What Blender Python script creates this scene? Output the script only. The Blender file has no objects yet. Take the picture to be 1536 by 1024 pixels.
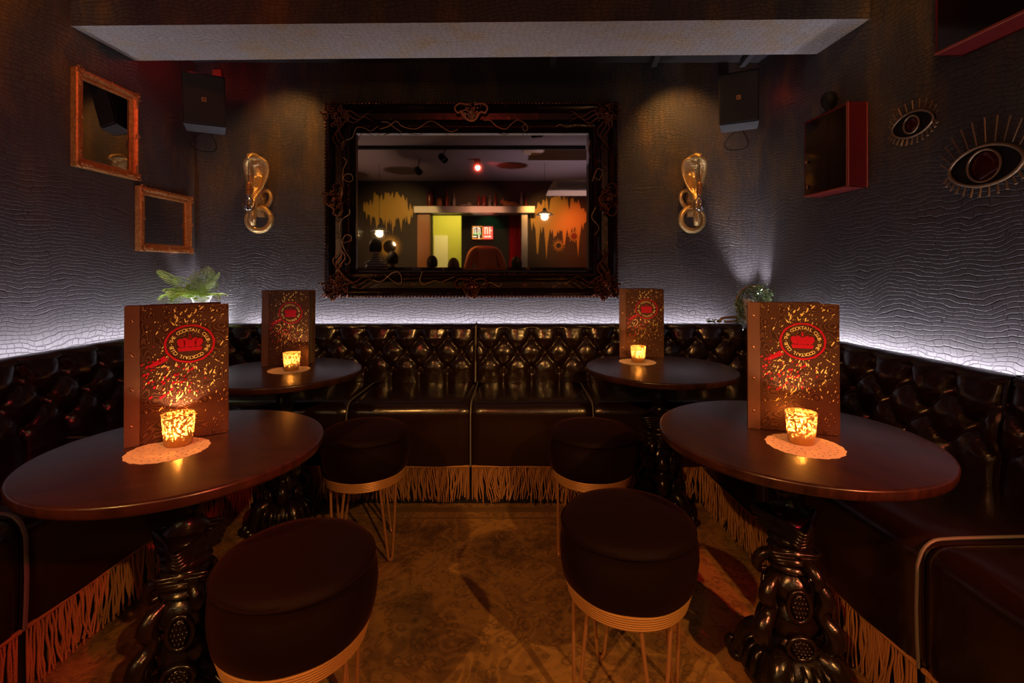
import bpy, bmesh, math, random
from mathutils import Vector, Matrix, Quaternion
from mathutils import noise as mnoise
random.seed(7)
PI = math.pi
C = bpy.context.scene.collection
scene = bpy.context.scene
cos, sin, atan2, sqrt = math.cos, math.sin, math.atan2, math.sqrt

# ------------------------------------------------------------------ camera, world, exposure
CAMH = 1.24
cam = bpy.data.cameras.new('camera'); camo = bpy.data.objects.new('camera', cam); C.objects.link(camo)
camo.location = (0, 0, CAMH); camo.rotation_euler = (PI/2, 0, 0)
cam.sensor_width = 36; cam.lens = 718/1536*36
cam.shift_x = -4/1536; cam.shift_y = -104/1536
cam.clip_start = 0.02
scene.camera = camo
scene.view_settings.view_transform = 'Standard'
scene.view_settings.look = 'None'
scene.view_settings.gamma = 1
scene.view_settings.use_curve_mapping = False
scene.view_settings.exposure = 0.0
w = bpy.data.worlds.new('world'); scene.world = w; w.use_nodes = True
w.node_tree.nodes['Background'].inputs[0].default_value = (0.5, 0.2, 0.2, 1)
w.node_tree.nodes['Background'].inputs[1].default_value = 0.004
try:
    scene.cycles.use_denoising = True
    scene.cycles.sample_clamp_indirect = 4
    scene.cycles.max_bounces = 8
    scene.cycles.transparent_max_bounces = 12
    scene.cycles.caustics_refractive = False
except Exception: pass

COOL = (0.93, 0.90, 1.0); AMBER = (1.0, 0.46, 0.11); RED = (1.0, 0.05, 0.04); WARM = (1.0, 0.62, 0.30)

# wall frames: x along the wall, y into the wall
LV = Vector((.03, 1, 0)).normalized(); RV = Vector((.06, -1, 0)).normalized()
ROTL = atan2(LV.y, LV.x); ROTR = atan2(RV.y, RV.x)
YB = 3.2
def XL(y): return -2.14 - .03*(YB-y)
def XR(y): return 1.63 + .06*(YB-y)

def aim(o, target):
    d = Vector(target) - Vector(o.location)
    o.rotation_euler = d.to_track_quat('-Z', 'Y').to_euler()
def area(name, loc, sx, sy, energy, col, rot=None, target=None, spread=None):
    l = bpy.data.lights.new(name, 'AREA'); l.shape = 'RECTANGLE'; l.size = sx; l.size_y = sy
    l.energy = energy; l.color = col
    if spread: l.spread = spread
    o = bpy.data.objects.new(name, l); C.objects.link(o); o.location = loc
    if target is not None: aim(o, target)
    if rot is not None: o.rotation_euler = rot
    return o
def spot(name, loc, target, energy, col, deg=60, blend=.5, rad=.04):
    l = bpy.data.lights.new(name, 'SPOT'); l.energy = energy; l.color = col
    l.spot_size = math.radians(deg); l.spot_blend = blend; l.shadow_soft_size = rad
    o = bpy.data.objects.new(name, l); C.objects.link(o); o.location = loc; aim(o, target)
    return o
def point(name, loc, energy, col, rad=.02):
    l = bpy.data.lights.new(name, 'POINT'); l.energy = energy; l.color = col; l.shadow_soft_size = rad
    o = bpy.data.objects.new(name, l); C.objects.link(o); o.location = loc
    return o
# led strips lying in the slot behind the backrests
LEDZ = .875
LED_E = 3.6
STRIP_TILT = 54
area('led_light', (-.2, 3.135, LEDZ), 3.2, .02, LED_E*3.2, COOL, rot=(math.radians(180-STRIP_TILT), 0, 0))
def side_led(side):
    y0, y1 = .35, 3.0
    ym = (y0+y1)/2
    if side == 'L':
        a = area('led_light', (XL(ym)+.10, ym, LEDZ), y1-y0, .02, LED_E*(y1-y0)*.95, COOL)
        m = Matrix.Rotation(ROTL, 3, 'Z') @ Matrix.Rotation(math.radians(180-STRIP_TILT-6), 3, 'X')
    else:
        a = area('led_light', (XR(ym)-.055, ym, LEDZ), y1-y0, .02, LED_E*(y1-y0)*.95, COOL)
        m = Matrix.Rotation(ROTR, 3, 'Z') @ Matrix.Rotation(math.radians(180-STRIP_TILT), 3, 'X')
    a.rotation_euler = m.to_euler()
side_led('L'); side_led('R')
area('led_light', (-2.03, 3.15, .88), .16, .02, 3.0, COOL, rot=(math.radians(160), 0, 0))  # extra short strip added to brighten the fern
# corner uplights
spot('corner_uplight_lamp', (1.53, 3.09, 1.0), (1.60, 3.17, 2.3), 20, COOL, 60, .7, .02)
spot('corner_uplight_lamp', (-2.06, 3.09, .96), (-2.10, 3.16, 2.3), 17, COOL, 60, .8, .02)
# ceiling spots: amber over the middle of the niche, from behind the camera
spot('amber_spot_lamp', (1.75, -1.55, 2.75), (-.15, 2.1, .1), 285, AMBER, 38, .6, .03)
spot('amber_spot_lamp', (-1.5, -1.2, 2.80), (.35, 2.0, .1), 210, AMBER, 40, .6, .03)
spot('amber_spot_lamp', (1.02, 2.86, 2.56), (1.16, 3.2, 1.95), 15, AMBER, 95, .9, .03)  # this one and the next: added lamps without fixtures, for amber wall patches
spot('amber_spot_lamp', (-1.42, 2.86, 2.56), (-1.55, 3.2, 1.95), 11, AMBER, 90, .9, .03)
spot('amber_spot_lamp', (1.15, 1.25, 2.92), (1.72, 1.95, 2.45), 13, AMBER, 50, .9, .03)  # this one and the next: added lamps for amber patches on the side walls
spot('amber_spot_lamp', (-1.7, 1.6, 2.92), (-2.17, 2.2, 2.4), 6, AMBER, 50, .9, .03)
spot('red_spot_lamp', (1.1, -.5, 2.85), (-1.5, 1.2, .3), 75, RED, 40, .8, .03)
spot('red_spot_lamp', (-1.0, -.6, 2.85), (1.2, 1.3, .4), 40, RED, 34, .8, .03)
spot('red_spot_lamp', (.2, .6, 2.9), (-2.15, 1.9, 2.3), 40, (1, .12, .05), 60, .9, .05)
spot('red_spot_lamp', (1.62, -.9, 2.05), (.98, 1.1, .74), 150, (1, .03, .06), 15, .6, .03)
spot('red_spot_lamp', (1.62, -.8, 2.25), (-.72, 1.1, .74), 170, (1, .03, .06), 12, .6, .03)
spot('red_fill_light', (-.58, -1.17, 2.88), (-.2, 1.6, .9), 30, (1, .09, .05), 85, 1, .03)  # added red fill to tint the dark areas, set at the red spotlight

# ------------------------------------------------------------------ materials
def lin(c): return tuple(((x/255)/12.92 if x/255 <= .04045 else ((x/255+.055)/1.055)**2.4) for x in c)
class N:
    def __init__(s, name):
        s.m = bpy.data.materials.new(name); s.m.use_nodes = True; s.t = s.m.node_tree; s.n = s.t.nodes
        s.b = s.n['Principled BSDF']; s.out = s.n['Material Output']
    def add(s, typ, **kw):
        n = s.n.new(typ)
        for k, v in kw.items():
            if k.startswith('_'): setattr(n, k[1:], v)
            else:
                n.inputs[k.replace('_', ' ')].default_value = v
        return n
    def link(s, a, b): s.t.links.new(a, b)
    def setp(s, **kw):
        for k, v in kw.items():
            k = k.replace('_', ' ')
            if k in ('Base Color', 'Emission Color', 'Coat Tint', 'Sheen Tint') and len(v) == 3: v = (*v, 1)
            s.b.inputs[k].default_value = v
        return s
    def ramp(s, fac, stops):
        r = s.n.new('ShaderNodeValToRGB'); s.link(fac, r.inputs[0])
        e = r.color_ramp.elements
        while len(e) < len(stops): e.new(.5)
        for i, (p, c) in enumerate(stops): e[i].position = p; e[i].color = (*c, 1)
        return r.outputs[0]
    def bump(s, h, strength=.5, dist=.01, prev=None):
        b = s.n.new('ShaderNodeBump'); b.inputs['Strength'].default_value = strength; b.inputs['Distance'].default_value = dist
        s.link(h, b.inputs['Height'])
        if prev: s.link(prev, b.inputs['Normal'])
        s.link(b.outputs[0], s.b.inputs['Normal']); return b.outputs[0]
    def coord(s, which='Object', scale=None):
        t = s.n.new('ShaderNodeTexCoord'); o = t.outputs[which]
        if scale:
            m = s.n.new('ShaderNodeMapping'); m.inputs['Scale'].default_value = scale; s.link(o, m.inputs[0]); o = m.outputs[0]
        return o
    def noise(s, vec, scale, detail=3, rough=.55):
        n = s.n.new('ShaderNodeTexNoise'); n.inputs['Scale'].default_value = scale; n.inputs['Detail'].default_value = detail; n.inputs['Roughness'].default_value = rough
        if vec: s.link(vec, n.inputs['Vector'])
        return n
def plain(name, col, rough=.5, metal=0, **kw):
    n = N(name).setp(Base_Color=col, Roughness=rough, Metallic=metal, **kw)
    v = n.coord(); no = n.noise(v, 25)          # a little surface variation on everything
    n.bump(no.outputs[0], .12, .002)
    return n.m
M = {}
def mat_croc(name, base, worn, bmp=.58):  # worn: amber light patches painted into the colour higher up
    n = N(name); v = n.coord()
    sep = n.add('ShaderNodeSeparateXYZ'); n.link(v, sep.inputs[0])
    cmb = n.add('ShaderNodeCombineXYZ'); n.link(sep.outputs[0], cmb.inputs[0]); 
    ya = n.add('ShaderNodeMath', _operation='ADD'); n.link(sep.outputs[2], ya.inputs[0]); n.link(sep.outputs[1], ya.inputs[1])
    n.link(ya.outputs[0], cmb.inputs[1])
    n1 = n.noise(cmb.outputs[0], 3.2, 2); n2 = n.noise(cmb.outputs[0], 16, 2)
    def scl(src, k):
        a = n.add('ShaderNodeVectorMath', _operation='SUBTRACT'); n.link(src, a.inputs[0]); a.inputs[1].default_value = (.5, .5, .5)
        b = n.add('ShaderNodeVectorMath', _operation='SCALE'); n.link(a.outputs[0], b.inputs[0]); b.inputs[3].default_value = k; return b.outputs[0]
    a1 = n.add('ShaderNodeVectorMath', _operation='ADD'); n.link(cmb.outputs[0], a1.inputs[0]); n.link(scl(n1.outputs['Color'], .16), a1.inputs[1])
    a2 = n.add('ShaderNodeVectorMath', _operation='ADD'); n.link(a1.outputs[0], a2.inputs[0]); n.link(scl(n2.outputs['Color'], .022), a2.inputs[1])
    br = n.add('ShaderNodeTexBrick'); n.link(a2.outputs[0], br.inputs['Vector'])
    br.inputs['Scale'].default_value = 1; br.inputs['Brick Width'].default_value = .034; br.inputs['Row Height'].default_value = .0185
    br.inputs['Mortar Size'].default_value = .0028; br.inputs['Mortar Smooth'].default_value = 1.0
    br.inputs['Color1'].default_value = (1, 1, 1, 1); br.inputs['Color2'].default_value = (.75, .75, .75, 1); br.inputs['Mortar'].default_value = (0, 0, 0, 1)
    br.offset = .22
    inv = br.outputs['Color']
    n.bump(inv, bmp, .005)
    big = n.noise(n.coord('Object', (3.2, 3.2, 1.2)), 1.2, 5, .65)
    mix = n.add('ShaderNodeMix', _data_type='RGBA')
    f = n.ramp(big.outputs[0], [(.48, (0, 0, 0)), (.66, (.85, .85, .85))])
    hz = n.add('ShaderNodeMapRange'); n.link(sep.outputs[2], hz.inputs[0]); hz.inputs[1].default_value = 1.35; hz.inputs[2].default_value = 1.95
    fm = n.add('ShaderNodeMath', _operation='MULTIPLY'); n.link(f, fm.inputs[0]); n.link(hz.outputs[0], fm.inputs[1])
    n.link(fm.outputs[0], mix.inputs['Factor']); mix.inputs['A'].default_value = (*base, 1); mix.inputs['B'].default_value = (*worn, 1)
    mul = n.add('ShaderNodeMix', _data_type='RGBA', _blend_type='MULTIPLY'); mul.inputs['Factor'].default_value = .45
    n.link(mix.outputs['Result'], mul.inputs['A']); n.link(inv, mul.inputs['B'])
    n.link(mul.outputs['Result'], n.b.inputs['Base Color'])
    n.setp(Roughness=.5, Metallic=.0); n.b.inputs['Specular IOR Level'].default_value = .3
    return n.m
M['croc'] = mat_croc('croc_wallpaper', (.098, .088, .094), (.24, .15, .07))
M['croc_soffit'] = mat_croc('uplit_croc_wallpaper', (.82, .77, .78), (.85, .66, .42), .25)  # lighter copy of the wall paper, LED uplight put into its colour
M['ceil'] = plain('dark_ceiling_paint', (.06, .05, .055), .7)
M['ceil_back'] = plain('grey_ceiling_paint', (.30, .24, .25), .7)
M['wall_back'] = plain('black_brown_paint', (.035, .020, .015), .6)

n = N('brown_black_leather'); v = n.coord()
vo = n.add('ShaderNodeTexVoronoi', Scale=260.0); n.link(v, vo.inputs['Vector'])
n.bump(n.noise(v, 22, 4).outputs[0], .35, .006, n.bump(vo.outputs[0], .15, .0006))
n.setp(Base_Color=(.014, .005, .0035), Roughness=.26, Coat_Weight=.35, Coat_Roughness=.15)
M['leather'] = n.m
M['piping'] = plain('grey_piping_cord', (.16, .14, .13), .45)
M['button'] = plain('leather_button', (.06, .03, .02), .22)
M['black'] = plain('matt_black', (.008, .007, .007), .6)
n = N('gold_brown_rope'); v = n.coord(); wv = n.add('ShaderNodeTexWave', _bands_direction='DIAGONAL', Scale=120.0); n.link(v, wv.inputs[0])
n.link(n.ramp(wv.outputs[0], [(0, (.22, .085, .028)), (1, (.62, .30, .11))]), n.b.inputs['Base Color']); n.bump(wv.outputs[0], .8, .001)
n.setp(Roughness=.55); M['fringe'] = n.m
n = N('dark_mahogany_top'); v = n.coord('Object', (1, 9, 1)); no = n.noise(v, 7, 6, .6)
n.link(n.ramp(no.outputs[0], [(.3, (.016, .005, .004)), (.75, (.062, .020, .012))]), n.b.inputs['Base Color'])
no2 = n.noise(v, 60, 2); n.bump(no2.outputs[0], .06, .001)
n.setp(Roughness=.30, Coat_Weight=.3, Coat_Roughness=.22); M['table'] = n.m
n = N('carved_black_gloss'); v = n.coord(); vo = n.add('ShaderNodeTexVoronoi', Scale=55.0); n.link(v, vo.inputs['Vector'])
n.bump(n.noise(v, 45, 3).outputs[0], .35, .004, n.bump(vo.outputs[0], .2, .003)); n.setp(Base_Color=(.009, .005, .004), Roughness=.24); M['carved'] = n.m
n = N('black_velvet'); v = n.coord(); n.bump(n.noise(v, 9, 4).outputs[0], .3, .01)
n.setp(Specular_IOR_Level=.12, Base_Color=(.008, .002, .002), Roughness=.7, Sheen_Weight=.06, Sheen_Roughness=.4, Sheen_Tint=(.8, .25, .2)); M['velvet'] = n.m
n = N('gold_satin_rope'); v = n.coord(); n.bump(n.noise(v, 90, 2).outputs[0], .25, .002)
n.setp(Base_Color=(.55, .27, .09), Roughness=.42, Metallic=.25); M['goldrope'] = n.m
M['brass'] = plain('copper_brass_rod', (.50, .24, .11), .38, .5)
n = N('cobra_gold'); v = n.coord(); sp = n.add('ShaderNodeSeparateXYZ'); n.link(v, sp.inputs[0])
wv = n.add('ShaderNodeTexWave', _bands_direction='Z', Scale=38.0, Distortion=1.0); n.link(v, wv.inputs[0])
n.bump(wv.outputs[0], .55, .003); n.setp(Base_Color=(.92, .60, .24), Roughness=.32, Metallic=.62); M['cobra'] = n.m
n = N('mirror_silver').setp(Base_Color=(.80, .78, .76), Metallic=1, Roughness=.02); M['mirror'] = n.m
n = N('dark_mirror_silver').setp(Base_Color=(.55, .50, .48), Metallic=1, Roughness=.04); M['darkmirror'] = n.m
n = N('aged_black_gilt'); v = n.coord(); no = n.noise(v, 26, 3)
n.link(n.ramp(no.outputs[0], [(.60, (.020, .007, .005)), (.80, (.12, .05, .025))]), n.b.inputs['Base Color']); n.bump(no.outputs[0], .3, .003)
n.setp(Roughness=.22, Metallic=.5); M['gilt_dark'] = n.m
M['gilt_orn'] = plain('red_gold_carving', (.17, .062, .035), .2, .75)
M['vine'] = plain('worn_gilt_wire', (.42, .26, .15), .35, .7)
n = N('orange_gilt'); v = n.coord(); no = n.noise(v, 60, 4)
n.link(n.ramp(no.outputs[0], [(.35, (.50, .17, .045)), (.65, (.75, .34, .10))]), n.b.inputs['Base Color']); n.bump(no.outputs[0], .15, .002)
n.setp(Roughness=.36, Metallic=.45); M['gilt'] = n.m
n = N('red_lacquer').setp(Base_Color=(.16, .007, .006), Roughness=.4); v = n.coord(); n.bump(n.noise(v, 12, 3).outputs[0], .15, .004); M['redbox'] = n.m
M['redboxlight'] = plain('bright_red_edge', (.50, .10, .06), .45)  # brighter red for the cabinet edges and the red-lit plate
M['redglass'] = plain('dark_glossy_panel', (.02, .006, .006), .12)
M['speaker'] = plain('speaker_black', (.012, .010, .010), .5)
M['speaker_grey'] = plain('speaker_grey', (.10, .10, .11), .4)
M['cable'] = plain('black_cable', (.01, .01, .01), .4)
M['white'] = plain('white_enamel', (.75, .72, .68), .4)
# menu cover: embossed contour lines
n = N('menu_cover'); v = n.coord(); no = n.noise(v, 7, 2)
mm = n.add('ShaderNodeMath', _operation='MULTIPLY'); n.link(no.outputs[0], mm.inputs[0]); mm.inputs[1].default_value = 330
ms = n.add('ShaderNodeMath', _operation='SINE'); n.link(mm.outputs[0], ms.inputs[0])
n.link(n.ramp(ms.outputs[0], [(.1, (.060, .020, .014)), (.9, (.15, .066, .040))]), n.b.inputs['Base Color'])
n.bump(ms.outputs[0], .16, .0008); n.setp(Roughness=.36, Metallic=.4); M['menu'] = n.m
n = N('menu_spine'); v = n.coord(); n.bump(n.noise(v, 70, 4).outputs[0], .35, .002); n.setp(Base_Color=(.17, .08, .06), Roughness=.38, Metallic=.3); M['spine'] = n.m
M['gold_ink'] = plain('gold_foil', (1.0, .80, .30), .4, .15)
M['red_ink'] = plain('red_foil', (.50, .006, .030), .35, .15)
M['rivet'] = plain('copper_rivet', (.6, .33, .22), .25, 1)
M['paper'] = plain('dark_paper', (.12, .08, .06), .8)
n = N('paper_doily'); v = n.coord(); n.bump(n.noise(v, 130, 3).outputs[0], .5, .002); n.setp(Base_Color=(.85, .66, .50), Roughness=.8); M['doily'] = n.m
# candle glass : mercury speckle over glowing glass
n = N('speckled_gold_glass'); v = n.coord(); no = n.noise(v, 165, 2, .6)
sp3 = n.add('ShaderNodeSeparateXYZ'); n.link(v, sp3.inputs[0])
mr = n.add('ShaderNodeMapRange'); n.link(sp3.outputs[2], mr.inputs[0]); mr.inputs[1].default_value = .012; mr.inputs[2].default_value = .034; mr.inputs[3].default_value = .16; mr.inputs[4].default_value = 0
ad_ = n.add('ShaderNodeMath', _operation='ADD'); n.link(no.outputs[0], ad_.inputs[0]); n.link(mr.outputs[0], ad_.inputs[1])
tr = n.add('ShaderNodeBsdfTransparent'); tr.inputs[0].default_value = (1, .72, .38, 1)
tl = n.add('ShaderNodeBsdfTranslucent'); tl.inputs[0].default_value = (1, .80, .50, 1)
gl = n.add('ShaderNodeBsdfPrincipled'); gl.inputs['Base Color'].default_value = (.50, .27, .08, 1); gl.inputs['Metallic'].default_value = .6; gl.inputs['Roughness'].default_value = .3
m1 = n.add('ShaderNodeMixShader'); m1.inputs[0].default_value = .45; n.link(tr.outputs[0], m1.inputs[1]); n.link(tl.outputs[0], m1.inputs[2])
m2 = n.add('ShaderNodeMixShader'); n.link(n.ramp(ad_.outputs[0], [(.485, (0, 0, 0)), (.51, (.96, .96, .96))]), m2.inputs[0])
n.link(m1.outputs[0], m2.inputs[1]); n.link(gl.outputs[0], m2.inputs[2]); n.link(m2.outputs[0], n.out.inputs[0]); M['votive'] = n.m
n = N('wax').setp(Base_Color=(.9, .7, .45), Roughness=.5, Subsurface_Weight=.3); M['wax'] = n.m
def emit(name, col, s):
    n = N(name); e = n.add('ShaderNodeEmission'); e.inputs[0].default_value = (*col, 1); e.inputs[1].default_value = s
    n.link(e.outputs[0], n.out.inputs[0]); return n.m
M['flame'] = emit('flame', (1, .62, .22), 60)
M['led'] = emit('led_tape', COOL, 3)
M['lampglow'] = emit('lamp_glow', (1, .66, .30), 5)
M['redglow'] = emit('red_lamp_glow', (1, .03, .02), 14)
def glassmat(name, col=(1, 1, 1)):
    n = N(name); tr = n.add('ShaderNodeBsdfTransparent'); tr.inputs[0].default_value = (*col, 1)
    g = n.add('ShaderNodeBsdfGlossy'); g.inputs[1].default_value = .04
    lw = n.add('ShaderNodeLayerWeight'); lw.inputs[0].default_value = .35
    m = n.add('ShaderNodeMixShader'); n.link(n.ramp(lw.outputs['Facing'], [(0, (.22,)*3), (1, (1,)*3)]), m.inputs[0]); n.link(tr.outputs[0], m.inputs[1]); n.link(g.outputs[0], m.inputs[2])
    n.link(m.outputs[0], n.out.inputs[0]); return n.m
M['glass'] = glassmat('clear_glass')
n = N('fern_green'); v = n.coord(); no = n.noise(v, 14)
n.link(n.ramp(no.outputs[0], [(.3, (.22, .42, .04)), (.7, (.80, .95, .16))]), n.b.inputs['Base Color']); n.setp(Roughness=.5, Subsurface_Weight=.0); M['fern'] = n.m
n = N('ivy_green'); v = n.coord(); no = n.noise(v, 60)
n.link(n.ramp(no.outputs[0], [(.3, (.03, .08, .02)), (.7, (.22, .30, .12))]), n.b.inputs['Base Color']); n.setp(Roughness=.45); M['ivy'] = n.m
# carpet: worn damask in mustard on brown
n = N('mustard_damask_carpet'); v = n.coord()
wp = n.noise(v, 5, 3); 
ad = n.add('ShaderNodeVectorMath', _operation='MULTIPLY_ADD'); n.link(wp.outputs['Color'], ad.inputs[0]); ad.inputs[1].default_value = (.12, .12, 0); n.link(v, ad.inputs[2])
v1 = n.add('ShaderNodeTexVoronoi', Scale=9.0, _feature='SMOOTH_F1'); n.link(ad.outputs[0], v1.inputs['Vector'])
v2 = n.add('ShaderNodeTexVoronoi', Scale=26.0, _feature='F1'); n.link(ad.outputs[0], v2.inputs['Vector'])
s1 = n.add('ShaderNodeMath', _operation='MULTIPLY'); n.link(v1.outputs[0], s1.inputs[0]); s1.inputs[1].default_value = 34
s2 = n.add('ShaderNodeMath', _operation='SINE'); n.link(s1.outputs[0], s2.inputs[0])
mw = n.noise(v, 2.0, 5, .7)
c1 = n.ramp(s2.outputs[0], [(.0, (.45,)*3), (.7, (1,)*3)])
c2 = n.ramp(v2.outputs[0], [(.22, (1,)*3), (.36, (.55,)*3), (.50, (.95,)*3)])
c3 = n.ramp(mw.outputs[0], [(.36, (.22,)*3), (.60, (1,)*3)])
mxa = n.add('ShaderNodeMix', _data_type='RGBA', _blend_type='MULTIPLY'); mxa.inputs['Factor'].default_value = .5; n.link(c2, mxa.inputs['A']); n.link(c1, mxa.inputs['B'])
mxc = n.add('ShaderNodeMix', _data_type='RGBA', _blend_type='MULTIPLY'); mxc.inputs['Factor'].default_value = .9; n.link(mxa.outputs['Result'], mxc.inputs['A']); n.link(c3, mxc.inputs['B'])
fin = n.noise(v, 220, 3)
mxd = n.add('ShaderNodeMix', _data_type='RGBA', _blend_type='MULTIPLY'); mxd.inputs['Factor'].default_value = .6; n.link(mxc.outputs['Result'], mxd.inputs['A']); n.link(fin.outputs[0], mxd.inputs['B'])
n.link(n.ramp(mxd.outputs['Result'], [(.05, (.050, .018, .007)), (.50, (.36, .18, .045))]), n.b.inputs['Base Color'])
n.bump(fin.outputs[0], .5, .004); n.setp(Roughness=.9); M['carpet'] = n.m
M['carpet_edge'] = plain('carpet_border', (.17, .085, .025), .9)

# ------------------------------------------------------------------ mesh builder
class MB:
    def __init__(s): s.v = []; s.f = []
    def add(s, vs, fs, mat=None):
        o = len(s.v)
        s.v += [tuple(mat @ Vector(p)) if mat is not None else tuple(p) for p in vs]
        s.f += [tuple(i+o for i in f) for f in fs]
        return s
    def box(s, c, d, mat=None):
        x, y, z = c; a, b, e = d[0]/2, d[1]/2, d[2]/2
        vs = [(x+i*a, y+j*b, z+k*e) for i in (-1, 1) for j in (-1, 1) for k in (-1, 1)]
        return s.add(vs, [(0, 1, 3, 2), (4, 6, 7, 5), (0, 4, 5, 1), (2, 3, 7, 6), (0, 2, 6, 4), (1, 5, 7, 3)], mat)
    def grid(s, fn, nu, nv, close_u=False, mat=None):
        vs = [fn(i, j) for i in range(nu) for j in range(nv)]
        fs = []
        for i in range(nu if close_u else nu-1):
            for j in range(nv-1):
                a = i*nv+j; b = ((i+1) % nu)*nv+j
                fs.append((a, b, b+1, a+1))
        return s.add(vs, fs, mat)
    def lathe(s, prof, seg=32, mat=None, cap=True, fn=None):
        vs = []
        for i in range(seg):
            a = 2*PI*i/seg
            for r, z in prof:
                rr = fn(r, z, a) if fn else r
                vs.append((rr*cos(a), rr*sin(a), z))
        n = len(prof); fs = []
        for i in range(seg):
            for j in range(n-1):
                fs.append((i*n+j, ((i+1) % seg)*n+j, ((i+1) % seg)*n+j+1, i*n+j+1))
        if cap:
            if prof[0][0] > 1e-6: fs.append(tuple(i*n for i in range(seg))[::-1])
            if prof[-1][0] > 1e-6: fs.append(tuple(i*n+n-1 for i in range(seg)))
        return s.add(vs, fs, mat)
    def tube(s, pts, r, sides=8, mat=None, closed=False, flat=None, up=None):
        """pts list of Vector; r number or list; flat: list of (w,d) cross-section half-sizes with 'up' fixing the width axis"""
        P = [Vector(p) for p in pts]; n = len(P)
        R = r if isinstance(r, (list, tuple)) else [r]*n
        vs = []; prevn = None
        for i in range(n):
            if closed: t = (P[(i+1) % n]-P[i-1])
            else: t = P[min(i+1, n-1)]-P[max(i-1, 0)]
            if t.length < 1e-9: t = Vector((0, 0, 1))
            t.normalize()
            if up is not None: a = Vector(up); a = (a - t*a.dot(t))
            elif prevn is None:
                a = Vector((0, 0, 1)) if abs(t.z) < .9 else Vector((1, 0, 0)); a = a - t*a.dot(t)
            else: a = prevn - t*prevn.dot(t)
            if a.length < 1e-9: a = Vector((1, 0, 0))
            a.normalize(); prevn = a; b = t.cross(a)
            for k in range(sides):
                q = 2*PI*k/sides
                if flat: vs.append(P[i] + a*(flat[i][0]*cos(q)) + b*(flat[i][1]*sin(q)))
                else: vs.append(P[i] + a*(R[i]*cos(q)) + b*(R[i]*sin(q)))
        fs = []
        for i in range(n if closed else n-1):
            for k in range(sides):
                j = (i+1) % n
                fs.append((i*sides+k, i*sides+(k+1) % sides, j*sides+(k+1) % sides, j*sides+k))
        if not closed:
            fs.append(tuple(range(sides))[::-1]); fs.append(tuple((n-1)*sides+k for k in range(sides)))
        return s.add(vs, fs, mat)
    def ell(s, c, r, seg=12, rings=8, mat=None):
        if not isinstance(r, (tuple, list)): r = (r, r, r)
        vs = []; 
        for i in range(seg):
            for j in range(rings+1):
                a = 2*PI*i/seg; b = -PI/2+PI*j/rings
                if j in (0, rings): pass
                vs.append((c[0]+r[0]*cos(b)*cos(a), c[1]+r[1]*cos(b)*sin(a), c[2]+r[2]*sin(b)))
        n = rings+1; fs = []
        for i in range(seg):
            for j in range(rings):
                fs.append((i*n+j, ((i+1) % seg)*n+j, ((i+1) % seg)*n+j+1, i*n+j+1))
        return s.add(vs, fs, mat)
    def prism(s, poly, y0, y1, mat=None):
        """poly in (x,z), extruded along y"""
        n = len(poly)
        vs = [(x, y0, z) for x, z in poly]+[(x, y1, z) for x, z in poly]
        fs = [tuple(range(n)), tuple(range(2*n-1, n-1, -1))]+[(i, i+n, (i+1) % n+n, (i+1) % n) for i in range(n)]
        return s.add(vs, fs, mat)
    def build(s, name, m, parent=None, smooth=True, bevel=0, sub=0, angle=40, loc=None):
        me = bpy.data.meshes.new(name); me.from_pydata(s.v, [], s.f)
        bm = bmesh.new(); bm.from_mesh(me)
        bmesh.ops.remove_doubles(bm, verts=bm.verts, dist=1e-6)
        bmesh.ops.recalc_face_normals(bm, faces=bm.faces); bm.to_mesh(me); bm.free()
        o = bpy.data.objects.new(name, me); C.objects.link(o)
        if m is not None: me.materials.append(m)
        if smooth:
            me.shade_smooth()
            try: me.set_sharp_from_angle(angle=math.radians(angle))
            except Exception: pass
        if bevel:
            b = o.modifiers.new('b', 'BEVEL'); b.width = bevel; b.segments = 3; b.limit_method = 'ANGLE'
        if sub:
            b = o.modifiers.new('s', 'SUBSURF'); b.levels = sub; b.render_levels = sub
        if parent is not None: o.parent = parent
        if loc is not None: o.location = loc
        return o
def empty(name, loc, rz=0, label=None, cat=None, group=None):
    o = bpy.data.objects.new(name, None); C.objects.link(o); o.location = loc; o.rotation_euler = (0, 0, rz)
    o.empty_display_size = .1
    tag(o, label, cat, group); return o
def tag(o, label=None, cat=None, group=None, kind=None):
    if label: o['label'] = label
    if cat: o['category'] = cat
    if group: o['group'] = group
    if kind: o['kind'] = kind
    return o
def copy_tree(o, parent=None, depth=0):
    c = o.copy(); C.objects.link(c)
    if parent is not None: c.parent = parent
    for ch in list(o.children): copy_tree(ch, c, depth+1)
    return c
def struct(o): o['kind'] = 'structure'; return o
def T(x=0, y=0, z=0): return Matrix.Translation((x, y, z))
def R(a, ax='Z'): return Matrix.Rotation(a, 4, ax)
def spiral(cx, cz, r0, r1, a0, turns, n=18, y=0, y2=None):
    out = []
    for i in range(n):
        t = i/(n-1); r = r0+(r1-r0)*t; a = a0+2*PI*turns*t
        out.append((cx+r*cos(a), y+((y2-y)*t if y2 is not None else 0), cz+r*sin(a)))
    return out
def smoothpath(pts, n=6, closed=False):
    P = [Vector(p) for p in pts]; out = []; L = len(P)
    rng = range(L if closed else L-1)
    for i in rng:
        if closed: p0, p1, p2, p3 = P[i-1], P[i], P[(i+1) % L], P[(i+2) % L]
        else: p0, p1, p2, p3 = P[max(i-1, 0)], P[i], P[i+1], P[min(i+2, L-1)]
        for k in range(n):
            t = k/n
            out.append(.5*((2*p1)+(p2-p0)*t+(2*p0-5*p1+4*p2-p3)*t*t+(3*p1-p0-3*p2+p3)*t**3))
    if not closed: out.append(P[-1])
    return out
def smoothvals(vals, n=6):
    return [v.x for v in smoothpath([(v, 0, 0) for v in vals], n)]

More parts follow.
